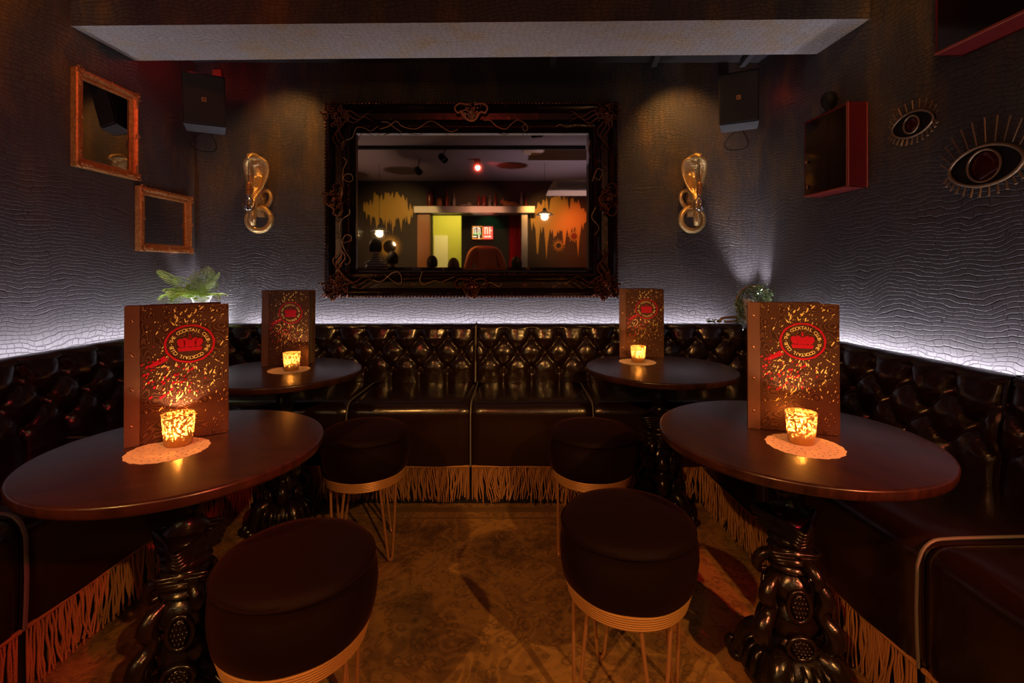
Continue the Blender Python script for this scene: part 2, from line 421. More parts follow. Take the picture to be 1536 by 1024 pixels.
# ------------------------------------------------------------------ room shell
CEIL = 3.02
def wall(name, p0, p1, z0, z1, th, m, outside=1):
    """box wall whose local x runs p0->p1 and whose face at local y=0 looks into the room; thickness goes to +y*outside"""
    d = Vector((p1[0]-p0[0], p1[1]-p0[1], 0)); L = d.length
    o = MB().box((L/2, th/2*outside, (z0+z1)/2), (L, th, z1-z0)).build(name, m, smooth=False)
    o.location = (p0[0], p0[1], 0); o.rotation_euler = (0, 0, atan2(d.y, d.x)); return struct(o)
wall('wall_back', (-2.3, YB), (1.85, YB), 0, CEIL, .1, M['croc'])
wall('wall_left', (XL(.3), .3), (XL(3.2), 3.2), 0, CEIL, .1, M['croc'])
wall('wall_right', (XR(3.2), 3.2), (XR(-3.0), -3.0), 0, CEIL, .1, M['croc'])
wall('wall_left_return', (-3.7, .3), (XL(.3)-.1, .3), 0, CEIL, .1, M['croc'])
wall('wall_far_left', (-3.7, -3.0), (-3.7, .4), 0, CEIL, .1, M['wall_back'])
# wall behind the camera, with the pass-through into the yellow room
OX0, OX1, OZ0, OZ1 = -1.62, .13, 1.0, 2.36
YR = -3.0
bw = MB()
for x0, x1, z0, z1 in ((-3.8, OX0, 0, CEIL), (OX1, 2.15, 0, CEIL), (OX0, OX1, 0, OZ0), (OX0, OX1, OZ1, CEIL)):
    bw.box(((x0+x1)/2, YR-.075, (z0+z1)/2), (x1-x0, .15, z1-z0))
struct(bw.build('wall_front', M['wall_back'], smooth=False))
struct(MB().box((-.85, .15, -.05), (6.2, 6.7, .1)).build('floor', M['wall_back'], smooth=False))
tmp = MB().box((-.85, -.4, CEIL+.05), (6.2, 5.9, .1)).build('ceiling', M['ceil_back'], smooth=False); struct(tmp)
tmp = MB().box((-.25, 2.92, 2.64+.19), (4.3, .62, .38)).build('ceiling_niche', M['ceil'], smooth=False); struct(tmp)
# beam across the niche
b = MB(); yl0, yl1, yr0, yr1 = 2.335, 2.72, 2.268, 2.635
vs = []
for z in (2.44, CEIL-.005):
    vs += [(-2.2, yl0, z), (1.72, yr0, z), (1.70, yr1, z), (-2.2, yl1, z)]
b.add(vs, [(0, 1, 2, 3), (4, 7, 6, 5), (0, 4, 5, 1), (1, 5, 6, 2), (2, 6, 7, 3), (3, 7, 4, 0)])
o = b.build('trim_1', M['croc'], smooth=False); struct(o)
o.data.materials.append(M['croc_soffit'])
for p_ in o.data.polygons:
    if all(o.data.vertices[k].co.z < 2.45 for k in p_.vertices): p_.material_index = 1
# battens under the niche ceiling
for i, px in enumerate((832, 985, 1125)):
    x = (px-772)/718*3.0
    o = MB().box((0, 0, 0), (.035, .50, .03)).build('trim_%d' % (i+2), M['speaker_grey'], smooth=False); struct(o)
    o.location = (x, 2.92, 2.61); o.rotation_euler = (0, 0, -.12 if px > 900 else 0)
# carpet laid wall to wall inside the niche and room
o = MB().box((-.22, .85, .002), (2.62, 3.45, .004)).build('carpet', M['carpet'], smooth=False)
tag(o, 'worn mustard and brown damask carpet lying between the black benches', 'carpet')
e = MB()
e.box((-.22, 2.49, .0045), (2.62, .05, .002)); e.box((-.22, 2.405, .0045), (2.62, .012, .002))
e.build('carpet_border', M['carpet_edge'], o, smooth=False)

# ------------------------------------------------------------------ banquette
SH = .55; SD = .50
def seat_profile():
    pr = [(0.0, .225), (-.004, .30), (-.006, .38), (-.004, .46)]
    for k in range(7):
        a = PI - (PI/2)*k/6
        pr.append((.055+.058*cos(a), .49+.06*sin(a)))
    for y in (.10, .18, .26, .34, .42, .50, .56): pr.append((y, .552-.004*(y/.5)))
    return pr
def make_seat(L, y_depth=.56):
    pr = seat_profile(); nu = max(12, int(L/.03))
    mb = MB()
    def fn(i, j):
        x = L*i/(nu-1); y, z = pr[j]
        # outward normal approx
        a = pr[max(j-1, 0)]; c = pr[min(j+1, len(pr)-1)]; tx, tz = c[0]-a[0], c[1]-a[1]; l = sqrt(tx*tx+tz*tz); nx, nz = -tz/l, tx/l
        e = min(x, L-x); d = -.016*math.exp(-(e/.014)**2) + .006*(1-math.exp(-e/.08))
        d += .004*mnoise.noise(Vector((x*5, y*5+3, z*4)))
        return (x, y+nx*d, z+nz*d)
    mb.grid(fn, nu, len(pr))
    # close ends/back/bottom
    mb.box((L/2, .29, .385), (L-.02, .52, .30))
    return mb
def fringe_mesh(L, seed):
    rnd = random.Random(seed); mb = MB()
    n = int(L/.0066)
    for i in range(n):
        x = L*(i+.5)/n; ee = min(1, min(x, L-x)/.06); y = .006+rnd.uniform(-.006, .006)
        ln = .165+.025*rnd.random()+.02*mnoise.noise(Vector((x*9, seed, 0)))
        lean = .05*mnoise.noise(Vector((x*6, seed+4, 1)))+rnd.gauss(0, .008); fw = rnd.gauss(0, .006)
        pts = []
        for k in range(6):
            t = k/5
            pts.append((x+lean*ee*t*t+.004*ee*sin(9*t+i), y-.004+fw*t, .228-ln*t))
        mb.tube(pts, [.0026, .0028, .003, .003, .003, .0022], 5)
    # a few looped swags
    for k in range(int(L/.07)):
        x0 = rnd.uniform(.02, L-.08); w_ = rnd.uniform(.03, .07); dz = rnd.uniform(.09, .17)
        pts = [(x0+w_*t/8, -.006-rnd.random()*.002, .225-dz*4*(t/8)*(1-t/8)) for t in range(9)]
        mb.tube(pts, .0028, 5)
    mb.tube([(0, 0, .226), (L, 0, .226)], .007, 8)
    return mb
SEATS = []
def seat_module(name_lbl, origin, rot, x0, x1, seed, pipe_at_end=True, pipe_start=False):
    L = x1-x0
    d = Vector((cos(rot), sin(rot), 0))
    p = Vector(origin)+d*x0
    t = empty('banquette_bench', p, rot, name_lbl, 'bench', 'leather banquette seats around the niche')
    make_seat(L).build('seat', M['leather'], t)
    pr = [(y-.004 if z < .5 else y, z+(.003 if z > .5 else 0)) for y, z in seat_profile()]
    if pipe_at_end: MB().tube([(L, y, z) for y, z in pr], .0042, 6).build('piping', M['piping'], t)
    if pipe_start: MB().tube([(0, y, z) for y, z in pr], .0042, 6).build('piping', M['piping'], t)
    f = fringe_mesh(L-.012, seed).build('fringe', M['fringe'], t, smooth=True); f.location = (.006, 0, 0); f['kind'] = 'stuff'
    MB().box((L/2, .31, .1145), (L, .50, .2195)).build('plinth', M['black'], t, smooth=False)
    return t
FB = 2.5
# back run: corner modules are longer
seat_module('black leather corner seat at the left end of the back bench', (0, FB, 0), 0, -2.0, -.877, 1)
seat_module('black leather seat left of the centre seam, under the big mirror', (0, FB, 0), 0, -.877, -.23, 2)
seat_module('black leather seat right of the centre seam of the back bench', (0, FB, 0), 0, -.23, .41, 3)
seat_module('black leather corner seat at the right end of the back bench', (0, FB, 0), 0, .41, 1.56, 4, pipe_at_end=False)
# side runs.  local origin at wall offset
def left_pt(y, local_y):   # local_y measured as in bench (front=0); bench front line
    base = Vector((-1.378-.03*(YB-y)+.03*(YB-1.9), y, 0)); n_ = Vector((-LV.y, LV.x, 0)); return base+n_*local_y
def right_pt(y, local_y):
    base = Vector((1.0+.06*(1.9-y), y, 0)); n_ = Vector((-RV.y, RV.x, 0)); return base+n_*local_y
for a, b_, lb, sd in ((1.98, 2.49, 'black leather seat of the left bench, next to the back corner', 11), (1.36, 1.98, 'black leather seat of the left bench beside the near left table', 12), (.55, 1.36, 'black leather seat of the left bench nearest the viewer, orange-lit piping', 13)):
    p = left_pt(a, 0); seat_module(lb, p, ROTL, 0, (b_-a)/LV.y, sd, pipe_at_end=False, pipe_start=(sd != 13)) if sd != 13 else seat_module(lb, p, ROTL, 0, (b_-a)/LV.y-.004, sd, pipe_at_end=True)
for a, b_, lb, sd in ((1.90, 2.49, 'black leather seat of the right bench, next to the back corner', 21), (1.226, 1.90, 'black leather seat of the right bench beside the near right table', 22), (.55, 1.226, 'black leather seat of the right bench nearest the viewer, rope piping', 23)):
    p = right_pt(b_, 0); seat_module(lb, p, ROTR, 0, (b_-a)/abs(RV.y)-.002, sd, pipe_at_end=(sd != 23))

SX, SZ, VT = .174, .096, .828
def backrest(label, origin, rot, x0, x1, flip=False, pm='piping'):
    """tufted panel; seam at local x=0 (start)"""
    L = x1-x0; d = Vector((cos(rot), sin(rot), 0)); p = Vector(origin)+d*x0
    t = empty('tufted_wall_cushion', p, rot, label, 'bench back', 'tufted leather backrests around the niche')
    prof = []
    nz = 44
    zt = .885
    for k in range(nz):
        z = .5535+(zt-.5535)*k/(nz-1); y = .490+.035*(z-.545)/(zt-.545); prof.append((y, z, 1))
    for k in range(1, 6):
        a = PI-(PI/2)*k/5; prof.append((.550+.025*cos(a), zt+.025*sin(a), 1-k/5))
    prof += [(.575, .912, 0), (.597, .905, 0), (.600, .88, 0), (.600, .60, 0)]
    step = .0085; nu = int(L/step)
    A = .040
    def tuft(x, z):
        u = (L-x if flip else x)/(SX/2); v = (z-VT)/SZ
        if v > 0:
            f = abs(sin(PI*u/2)); f = f**.55*(1-.0) ; amp = max(.35, 1-.5*v)
        elif v < -2:
            f = abs(sin(PI*u/2))**.55; amp = 1-.2*(-2-v)
        else:
            a_ = (u+v)/2; b_ = (u-v)/2; f = (abs(sin(PI*a_))*abs(sin(PI*b_)))**.28; amp = 1
        # deep dimple at buttons
        vi = round(max(-2, min(0, v)))
        uu = round((u-(vi % 2))/2)*2+(vi % 2)
        dd = ((u-uu)*SX/2)**2+((v-vi)*SZ)**2
        dim = math.exp(-dd/(.020**2)) if uu > .5 else 0
        e = min(x, L-x)
        g = f*amp - .55*dim
        return A*g*1.0 - .015*math.exp(-(e/.012)**2)
    mb = MB()
    def fn(i, j):
        x = L*i/nu; y, z, k = prof[j]
        h = tuft(x, z)*min(1, k*1.0) if k > 0 else 0
        wr = .0022*mnoise.noise(Vector((x*38, z*38, rot)))+.003*mnoise.noise(Vector((x*14+5, z*14, rot)))
        if k <= 0: wr = 0
        if k < 1: return (x, y-(h*.6), z-.012*(1-abs(sin(PI*(x)/SX)))*k)
        return (x, y+.012-h+wr, z)
    mb.grid(fn, nu+1, len(prof))
    mb.box((L/2, .565, .70), (L-.012, .06, .29))
    mb.build('cushion', M['leather'], t, angle=180)
    bmesh_btn = None
    for r in range(3):
        z = VT-r*SZ; k = 0
        while True:
            u = (k+.5)*SX if r == 1 else (k+1)*SX
            k += 1
            if u > L-.03: break
            x = L-u if flip else u
            y = .490+.035*(z-.545)/.34+.012+.55*A-.012
            if bmesh_btn is None:
                bmesh_btn = MB().lathe([(0, .008), (.006, .0072), (.0095, .004), (.0105, 0), (.008, -.004)], 14, R(PI/2, 'X')).build('button', M['button'], t); bo = bmesh_btn
            else:
                bo = bmesh_btn.copy(); C.objects.link(bo)
            bo.location = (x, y, z)
    pp = [(y-.006, z) for y, z, k in prof[::3] if z < .91]+[(.56, .914), (.59, .912)]
    MB().tube([(L if flip else 0, y+.004, z) for y, z in pp], .004, 6).build('piping', M[pm], t)
    return t
backrest('tufted black leather backrest left of the seam under the big mirror', (0, FB, 0), 0, -1.84, -.247, flip=True)
backrest('tufted black leather backrest right of the seam under the big mirror', (0, FB, 0), 0, -.243, 1.44)
p = left_pt(1.475, 0); backrest('tufted black leather backrest along the left wall, half by the corner', p, ROTL, 0, 1.54)
backrest('tufted black leather backrest along the left wall, half nearest the viewer', left_pt(.5, 0), ROTL, 0, .97, flip=True)
p = right_pt(3.02, 0); backrest('tufted black leather backrest along the right wall, half by the corner', p, ROTR, 0, 1.545, flip=True, pm='leather')
backrest('tufted black leather backrest along the right wall, half nearest the viewer', right_pt(1.472, 0), ROTR, 0, .97, pm='leather')
# ledge behind the backrests
def ledge(p0, rot, L, y0, y1, label):
    o = MB().box((L/2, (y0+y1)/2, .845), (L, y1-y0, .03)).build('wall_ledge', M['black'], smooth=False)
    o.location = p0; o.rotation_euler = (0, 0, rot); struct(o)
    s = MB().box((L/2, (y0+y1)/2-.01, .8625), (L-.06, .012, .004)).build('led_tape', M['led'], smooth=False)
    s.location = p0; s.rotation_euler = (0, 0, rot); s.parent = None
    tag(s, label, 'light strip')
ledge(Vector((-2.13, FB, 0)), 0, 3.74, .602, .698, 'white light strip behind the back bench under the mirror')
ledge(left_pt(.5, 0), ROTL, 2.59, .602, .775, 'white light strip behind the left bench backrest')
ledge(right_pt(3.09, 0), ROTR, 2.59, .602, .70, 'white light strip behind the right bench backrest')

# ------------------------------------------------------------------ tables
TR, TH = .36, .756
def make_table():
    t = empty('pedestal_table', (0, 0, 0), 0, '', 'table', 'round pedestal tables')
    pr = [(0, TH-.030), (TR-.03, TH-.030), (TR-.010, TH-.030), (TR-.004, TH-.027), (TR-.002, TH-.022), (TR, TH-.006), (TR-.001, TH-.003), (TR-.004, TH-.0005), (TR-.008, TH), (0, TH)]
    MB().lathe(pr, 96).build('tabletop', M['table'], t, angle=50)
    MB().lathe([(0, .722), (.13, .722), (.13, .730), (0, .730)], 32).build('mounting_plate', M['black'], t)
    mb = MB()
    prof = [(.048, .722), (.05, .70), (.042, .69), (.034, .67), (.034, .62), (.042, .60), (.036, .585), (.036, .56), (.046, .545), (.056, .535), (.05, .52)]
    for z in (.505, .48, .455, .43, .405, .38): prof += [(.050, z), (.062, z-.008), (.050, z-.016)]
    prof += [(.044, .355), (.058, .34), (.066, .31), (.058, .28), (.042, .27), (.055, .255), (.07, .22), (.066, .19), (.048, .17), (.06, .155), (.085, .14), (.105, .115), (.112, .09), (.10, .08), (.12, .068), (.128, .05), (.12, .035), (.06, .03)]
    prof = prof[::-1]
    def fn(r, z, a):
        k = 1
        if z < .13: k = 1+.07*abs(sin(a*9))
        if .56 < z < .72: k = 1+.10*sin(a*3+z*70)
        if .17 < z < .34: k = 1+.10*sin(6*a)*sin(z*120)
        return r*k
    mb.lathe(prof, 48, fn=fn)
    # winged collars, carved fruit clusters and curling buds round the shaft
    for k in range(3):
        a = 2*PI*k/3+.5; m_ = R(a)
        # striated winged collar
        for q in range(5): mb.tube(smoothpath([(.03, -.045+.004*q, .512-.011*q), (.085-.004*q, -.02, .515-.012*q), (.104-.006*q, 0, .508-.012*q), (.085-.004*q, .02, .515-.012*q), (.03, .045-.004*q, .512-.011*q)], 3), .0062, 7, m_)
        for q in range(4): mb.tube(smoothpath([(.03, -.04, .425-.011*q), (.078-.006*q, 0, .422-.011*q), (.03, .04, .425-.011*q)], 4), .0058, 7, R(a+1.05))
        # acanthus curl under the collar
        mb.tube(smoothpath([(.045, 0, .40), (.075, 0, .392), (.092, 0, .368), (.082, 0, .345), (.064, 0, .352)], 3), smoothvals([.016, .018, .016, .011, .007], 3), 8, R(a+.5))
        # scaled oval medallions in rolled frames
        for (rr, zz, sx, sz, da) in ((.062, .285, .030, .044, 0), (.078, .178, .036, .030, 0)):
            mm2 = R(a+da) @ T(rr, 0, zz)
            mb.ell((0, 0, 0), (.014, sx*.8, sz*.82), 16, 12, mm2)
            for row in range(-2, 3):
                for col in range(-2, 3):
                    yy, z2 = (col+(row % 2)*.5)*sx*.30, row*sz*.30
                    if (yy/(sx*.72))**2+(z2/(sz*.74))**2 < 1: mb.ell((.012*sqrt(max(.1, 1-(yy/sx)**2-(z2/sz)**2)), yy, z2), (.006, sx*.15, sz*.14), 6, 4, mm2)
            mb.tube([(.004, sx*cos(q), sz*sin(q)) for q in [2*PI*w_/24 for w_ in range(24)]], .0072, 7, mm2, closed=True)
        # rolled ribs between the medallions
        mb.tube(smoothpath([(.05, 0, .345), (.078, 0, .325), (.092, 0, .295), (.078, 0, .265), (.086, 0, .24), (.108, 0, .215), (.112, 0, .185), (.092, 0, .155), (.075, 0, .145)], 4), smoothvals([.012, .02, .024, .019, .02, .026, .026, .018, .012], 4), 12, R(a+1.05))
        for zz in (.335, .245, .235, .15): mb.tube([(.052*cos(q), .052*sin(q), zz) for q in [2*PI*w_/20 for w_ in range(20)]], .006, 6, closed=True)
    for k in range(22):
        mb.tube(smoothpath([(.092, 0, .135), (.116, 0, .118), (.128, 0, .09), (.132, 0, .062)], 3), smoothvals([.005, .0085, .009, .007], 3), 6, R(2*PI*k/22))
    mb.build('column', M['carved'], t, angle=60)
    fb = None
    for k in range(4):
        a = 2*PI*k/4+.4
        if fb is None:
            f = MB()
            pts = smoothpath([(.06, 0, .13), (.10, 0, .125), (.125, 0, .09), (.142, 0, .05), (.158, 0, .032), (.176, 0, .045), (.17, 0, .060), (.158, 0, .056)], 4)
            f.tube(pts, smoothvals([.03, .034, .032, .027, .024, .017, .012, .008], 4), 12)
            f.ell((.15, 0, .020), (.030, .028, .020), 12, 8)
            for q in range(5): f.tube([(.09+.014*q, -.034+.002*q, .110-.018*q), (.095+.015*q, 0, .150-.022*q), (.09+.014*q, .034-.002*q, .110-.018*q)], .006, 6)
            fb = f.build('foot', M['carved'], t); fo = fb
        else: fo = fb.copy(); C.objects.link(fo)
        fo.rotation_euler = (0, 0, a)
    return t
tables = [((-.906, 1.323), 'round dark wooden table at lower left holding menu and candle, nearest left', .2),
          ((.819, 1.424), 'round dark wooden table at lower right with red-lit edge, nearest right', 1.1),
          ((-1.121, 2.33), 'round dark wooden table by the back left corner of the bench', .6),
          ((.734, 2.42), 'round dark wooden table by the back right corner of the bench', 2.0)]
proto = make_table()
for i, (pos, lb, rz) in enumerate(tables):
    o = proto if i == 0 else copy_tree(proto)
    o.location = (*pos, .0042); o.rotation_euler = (0, 0, .385+PI/2*i); o['label'] = lb
    for ch in o.children:
        if ch.name.startswith('tabletop'): k_ = (.975, 1.035, 1, 1.02)[i]; ch.scale = (k_, k_, 1)

# ------------------------------------------------------------------ stools
SR = .188
def make_stool():
    t = empty('velvet_stool', (0, 0, 0), 0, '', 'stool', 'round velvet stools')
    pr = [(0, .37), (SR-.012, .37), (SR-.006, .376), (SR+.002, .41), (SR+.005, .45), (SR+.002, .49), (SR-.005, .515), (SR-.001, .522), (SR-.006, .532), (SR-.02, .541), (SR-.05, .546), (SR*.5, .550), (0, .552)]
    def fn(r, z, a): return r*(1+.012*sin(3*a+z*20)*(1 if .38 < z < .52 else .2)+.006*sin(7*a))
    c = MB().lathe(pr, 72, fn=fn).build('cushion', M['velvet'], t, angle=60)
    MB().tube([((SR-.001)*cos(a), (SR-.001)*sin(a), .520) for a in [2*PI*k/72 for k in range(72)]], .003, 6, closed=True).build('seam_cord', M['velvet'], c)
    rp = MB()
    for k in range(6):
        z = .366-.0072*k; rr = SR-.014-.002*k
        rp.tube([(rr*cos(a), rr*sin(a), z) for a in [2*PI*q/64 for q in range(64)]], .0046, 8, closed=True)
    rp.lathe([(0, .326), (SR-.022, .326), (SR-.018, .37), (0, .37)], 48)
    rp.build('rope_band', M['goldrope'], t)
    lg = None
    for k in range(4):
        if lg is None:
            pts = [(.145, -.045, .328), (.150, -.036, .24), (.158, -.016, .06), (.160, -.009, .016), (.1605, 0, .0065), (.160, .009, .016), (.158, .016, .06), (.150, .036, .24), (.145, .045, .328)]
            lg = MB().tube(smoothpath(pts, 3), .0055, 8).build('hairpin_leg', M['brass'], t); lo = lg
        else: lo = lg.copy(); C.objects.link(lo)
        lo.rotation_euler = (0, 0, k*PI/2)
    return t
st = make_stool()
for i, (x, y, rz, lb) in enumerate(((-.542, 1.19, .9, 'round black velvet stool in front of the near left table'),
                                (.322, 1.375, .30, 'round black velvet stool between carpet and near right table'),
                                (-.665, 2.13, 1.0, 'round black velvet stool in shadow before the back bench, left one'),
                                (.344, 2.13, .35, 'round black velvet stool before the back bench with red-lit rope band'))):
    o = st if i == 0 else copy_tree(st)
    o.location = (x, y, .0045); o.rotation_euler = (0, 0, rz); o['label'] = lb

# ------------------------------------------------------------------ menus
MW, MH = .245, .385
def font_mesh(ch):
    cu = bpy.data.curves.new('glyph', 'FONT'); cu.body = ch; cu.size = 1; cu.align_x = 'CENTER'; cu.extrude = .0
    cu.offset = .006
    ob = bpy.data.objects.new('glyph', cu); C.objects.link(ob)
    bpy.context.view_layer.update()
    dg = bpy.context.evaluated_depsgraph_get(); me = ob.evaluated_get(dg).to_mesh()
    vs = [tuple(v.co) for v in me.vertices]; fs = [tuple(p.vertices) for p in me.polygons]
    ob.evaluated_get(dg).to_mesh_clear(); bpy.data.objects.remove(ob); bpy.data.curves.remove(cu)
    return vs, fs
GL = {}
def glyph(ch):
    if ch not in GL: GL[ch] = font_mesh(ch)
    return GL[ch]
def ring_text(mb, text, cx, cz, ra, rb, size, a_mid, span, y):
    """letters round an ellipse, tops outward, read clockwise, centred on a_mid (90deg = top)"""
    n_ = len(text)
    for i, ch in enumerate(text):
        if ch == ' ': continue
        a = a_mid + span/2 - span*(i+.5)/n_
        px, pz = cx+ra*cos(a), cz+rb*sin(a)
        tx, tz = ra*sin(a), -rb*cos(a); l = sqrt(tx*tx+tz*tz); tx /= l; tz /= l       # clockwise tangent
        nx, nz = -tz, tx
        if ch == '.':
            mb.prism([(px+.0012*cos(q*PI/3), pz+.0012*sin(q*PI/3)) for q in range(6)], y, y+.0004); continue
        vs, fs = glyph(ch)
        mb.add([(px+(v[0]*tx+(v[1]-.35)*nx)*size, y, pz+(v[0]*tz+(v[1]-.35)*nz)*size) for v in vs], fs)
def make_menu():
    t = empty('cocktail_menu', (0, 0, 0), 0, '', 'menu', 'standing cocktail menus')
    cov = MB().box((MW/2, .003, MH/2), (MW, .005, MH)).build('front_cover', M['menu'], t, smooth=False, bevel=.001)
    # back cover opens away behind the front one
    ang = math.radians(24)
    MB().box((MW/2, .003, MH/2+.002), (MW, .005, MH)).build('back_cover', M['menu'], t, smooth=False, bevel=.001, loc=(.002, .012, 0)).rotation_euler = (0, 0, ang)
    pg = MB()
    for k in range(3): pg.box((MW/2-.004, .0015, MH/2), (MW-.016, .001, MH-.016), R(math.radians(6+6*k)))
    pg.build('pages', M['paper'], t, smooth=False, loc=(.004, .008, 0))
    sp = MB().box((.0165, -.0012, MH/2), (.034, .0035, MH+.0015)).build('spine_strip', M['spine'], t, smooth=False, bevel=.001)
    rv = None
    for z in (.055, .155, .25, .345):
        if rv is None:
            rv = MB().lathe([(0, .0025), (.002, .0022), (.0036, .001), (.004, 0)], 12, R(PI/2, 'X')).build('rivet', M['rivet'], sp); r_ = rv
        else: r_ = rv.copy(); C.objects.link(r_)
        r_.location = (.0165, -.003, z)
    # crest
    cx, cz = .149, .272; ra, rb = .058, .052
    y = -.0006
    g = MB()
    ring_text(g, 'THE COCKTAIL CLUB', cx, cz, ra*.775, rb*.775, .0132, PI/2, PI*.93, y)
    ring_text(g, 'THE COCKTAIL CLUB', cx, cz, ra*.775, rb*.775, .0132, -PI/2, PI*.93, y)
    ring_text(g, '.', cx, cz, ra*.76, rb*.76, .014, 0, .1, y); ring_text(g, '.', cx, cz, ra*.76, rb*.76, .014, PI, .1, y)
    g.build('gold_lettering', M['gold_ink'], cov, smooth=False)
    g = MB(); rnd = random.Random(5)
    nseg = 90
    outr = []
    inn = []
    for k in range(nseg):
        a = 2*PI*k/nseg
        outr.append((cx+ra*1.06*cos(a)*(1+.01*sin(11*a)), cz+rb*1.06*sin(a)*(1+.01*sin(11*a)))); inn.append((cx+ra*.965*cos(a), cz+rb*.965*sin(a)))
    g.add([(p[0], y, p[1]) for p in outr]+[(p[0], y, p[1]) for p in inn], [(k, (k+1) % nseg, (k+1) % nseg+nseg, k+nseg) for k in range(nseg)])
    # smear at lower left of the ring
    g.prism([(cx-.060, cz-.03), (cx-.05, cz-.042), (cx-.075, cz-.055), (cx-.092, cz-.062), (cx-.096, cz-.055), (cx-.086, cz-.048)], y, y+.0004)
    # crown
    def blob(x, z, a_, b_, n_=14, rot=0, ho=0):
        P = [(cx+x+a_*cos(2*PI*q/n_)*cos(rot)-b_*sin(2*PI*q/n_)*sin(rot), cz+z+a_*cos(2*PI*q/n_)*sin(rot)+b_*sin(2*PI*q/n_)*cos(rot)) for q in range(n_)]
        g.prism(P, y-.0001*ho, y+.0004)
    g.prism([(cx-.027, cz-.021), (cx+.027, cz-.021), (cx+.030, cz-.010), (cx-.030, cz-.010)], y, y+.0004)
    for x_, a_, b_, rt in ((-.021, .0095, .0125, .35), (-.0085, .007, .0135, .12), (.0085, .007, .0135, -.12), (.021, .0095, .0125, -.35)): blob(x_, .003, a_, b_, 16, rt, 1)
    blob(0, .001, .0035, .0125); blob(0, .019, .0035, .0035); blob(0, .026, .0022, .0022)
    g.prism([(cx-.0012, cz+.014), (cx+.0012, cz+.014), (cx+.0012, cz+.026), (cx-.0012, cz+.026)], y, y+.0004)
    for x_ in (-.0285, -.0145, .0145, .0285): blob(x_, .0155 if abs(x_) < .02 else .010, .0026, .0026)
    def flake(mb, x, z, l, wd, ang):
        if x < .037 or x > MW-.003 or z < .01 or z > MH-.004: return
        if ((x-cx)/(ra*1.1))**2+((z-cz)/(rb*1.1))**2 < 1: return
        ca, sa = cos(ang), sin(ang); P = []
        for q in range(7):
            b_ = 2*PI*q/7; k = rnd.uniform(.7, 1.2); P.append((x+l*cos(b_)*k*ca-wd*sin(b_)*k*sa, z+l*cos(b_)*k*sa+wd*sin(b_)*k*ca))
        mb.prism(P, y, y+.0003)
    red = g; gold = MB()
    for k in range(430):
        a = rnd.gauss(PI/2 if rnd.random() < .45 else -PI/2-.15, .65); d = abs(rnd.gauss(.085, .045))
        x, z = cx+d*cos(a)*1.1, cz+d*sin(a)*1.25
        s_ = rnd.choice((.0008, .0010, .0013, .0017, .0024)); flake(gold, x, z, s_*rnd.uniform(1, 3.6), s_*.75, a if rnd.random() < .3 else 1.05+rnd.gauss(0, .2))
    for k in range(90):
        x, z = rnd.uniform(.04, MW), rnd.uniform(.02, MH); s_ = rnd.choice((.0008, .0011)); flake(gold, x, z, s_, s_, 0)
    for k in range(60):
        x, z = cx-.05+rnd.gauss(0, .04), cz-.09+rnd.gauss(0, .035); s_ = rnd.choice((.0015, .0022, .003)); flake(red, x, z, s_*1.8, s_, .9)
    gold.build('gold_splatter', M['gold_ink'], cov, smooth=False)['kind'] = 'stuff'
    red.build('red_crest', M['red_ink'], cov, smooth=False)
    return t
def at(px, Y): return (px-772)/718*Y
menus = [((-1.065, 1.305), (-.871, 1.424), 'large standing cocktail menu on the near left table'),
         ((.718, 1.473), (.958, 1.395), 'large standing cocktail menu on the near right table, copper spine lit brightly'),
         ((-1.291, 2.44), (-1.043, 2.43), 'small-looking cocktail menu on the back left table'),
         ((.590, 2.69), (.842, 2.67), 'small-looking cocktail menu on the back right table')]
mn = make_menu()
for i, (a, b_, lb) in enumerate(menus):
    o = mn if i == 0 else copy_tree(mn)
    o.location = (a[0], a[1], TH+.005); o.rotation_euler = (math.radians(-1.2), 0, atan2(b_[1]-a[1], b_[0]-a[0])); o['label'] = lb

# ------------------------------------------------------------------ doilies and candles
def make_doily():
    mb = MB(); n_ = 96; rings = 6; R0 = .094
    def rad(a, k):
        return R0*(k)*(1+(.035*abs(sin(a*9))+.012*sin(a*36) if k > .95 else 0))
    rr = [.0, .35, .42, .62, .68, .80, .86, .93, 1.0]
    vs = []; 
    for k in rr:
        for q in range(n_):
            a = 2*PI*q/n_; r_ = rad(a, k); vs.append((r_*cos(a), r_*sin(a), .0005+.0012*(1-k)*0))
    fs = []
    for k in range(len(rr)-1):
        for q in range(n_):
            if k in (3, 5) and q % 4 in (1,): continue
            if k == 7 and q % 6 in (2, 3) and False: continue
            if k == 1 and q % 8 in (1, 2): continue
            fs.append((k*n_+q, k*n_+(q+1) % n_, (k+1)*n_+(q+1) % n_, (k+1)*n_+q))
    mb.add(vs, fs)
    o = mb.build('paper_doily', M['doily'], smooth=False)
    s_ = o.modifiers.new('t', 'SOLIDIFY'); s_.thickness = .0008
    return o
dproto = make_doily()
def make_candle():
    t = empty('votive_candle', (0, 0, 0), 0, '', 'candle', 'gold votive candles')
    MB().lathe([(0, .0), (.030, .0), (.033, .003), (.036, .03), (.040, .084), (.0405, .0855), (.038, .0855), (.0375, .084), (.0335, .03), (.031, .008), (0, .008)], 48).build('glass_holder', M['votive'], t, angle=60)
    wx = MB().lathe([(0, .009), (.019, .009), (.019, .026), (.017, .028), (0, .027)], 24).build('tea_light', M['wax'], t)
    MB().tube([(0, 0, .026), (0, 0, .036)], .0009, 6).build('wick', M['black'], wx)
    MB().lathe([(0, .033), (.0045, .038), (.006, .044), (.0042, .053), (.0018, .061), (0, .066)], 14).build('flame', M['flame'], t)
    return t
cproto = make_candle()
cds = [((-.935, 1.292), (-.934, 1.330), 'near left table'), ((.802, 1.325), (.805, 1.345), 'near right table'),
       ((-1.108, 2.35), (-1.09, 2.34), 'back left table'), ((.657, 2.56), (.657, 2.545), 'back right table')]
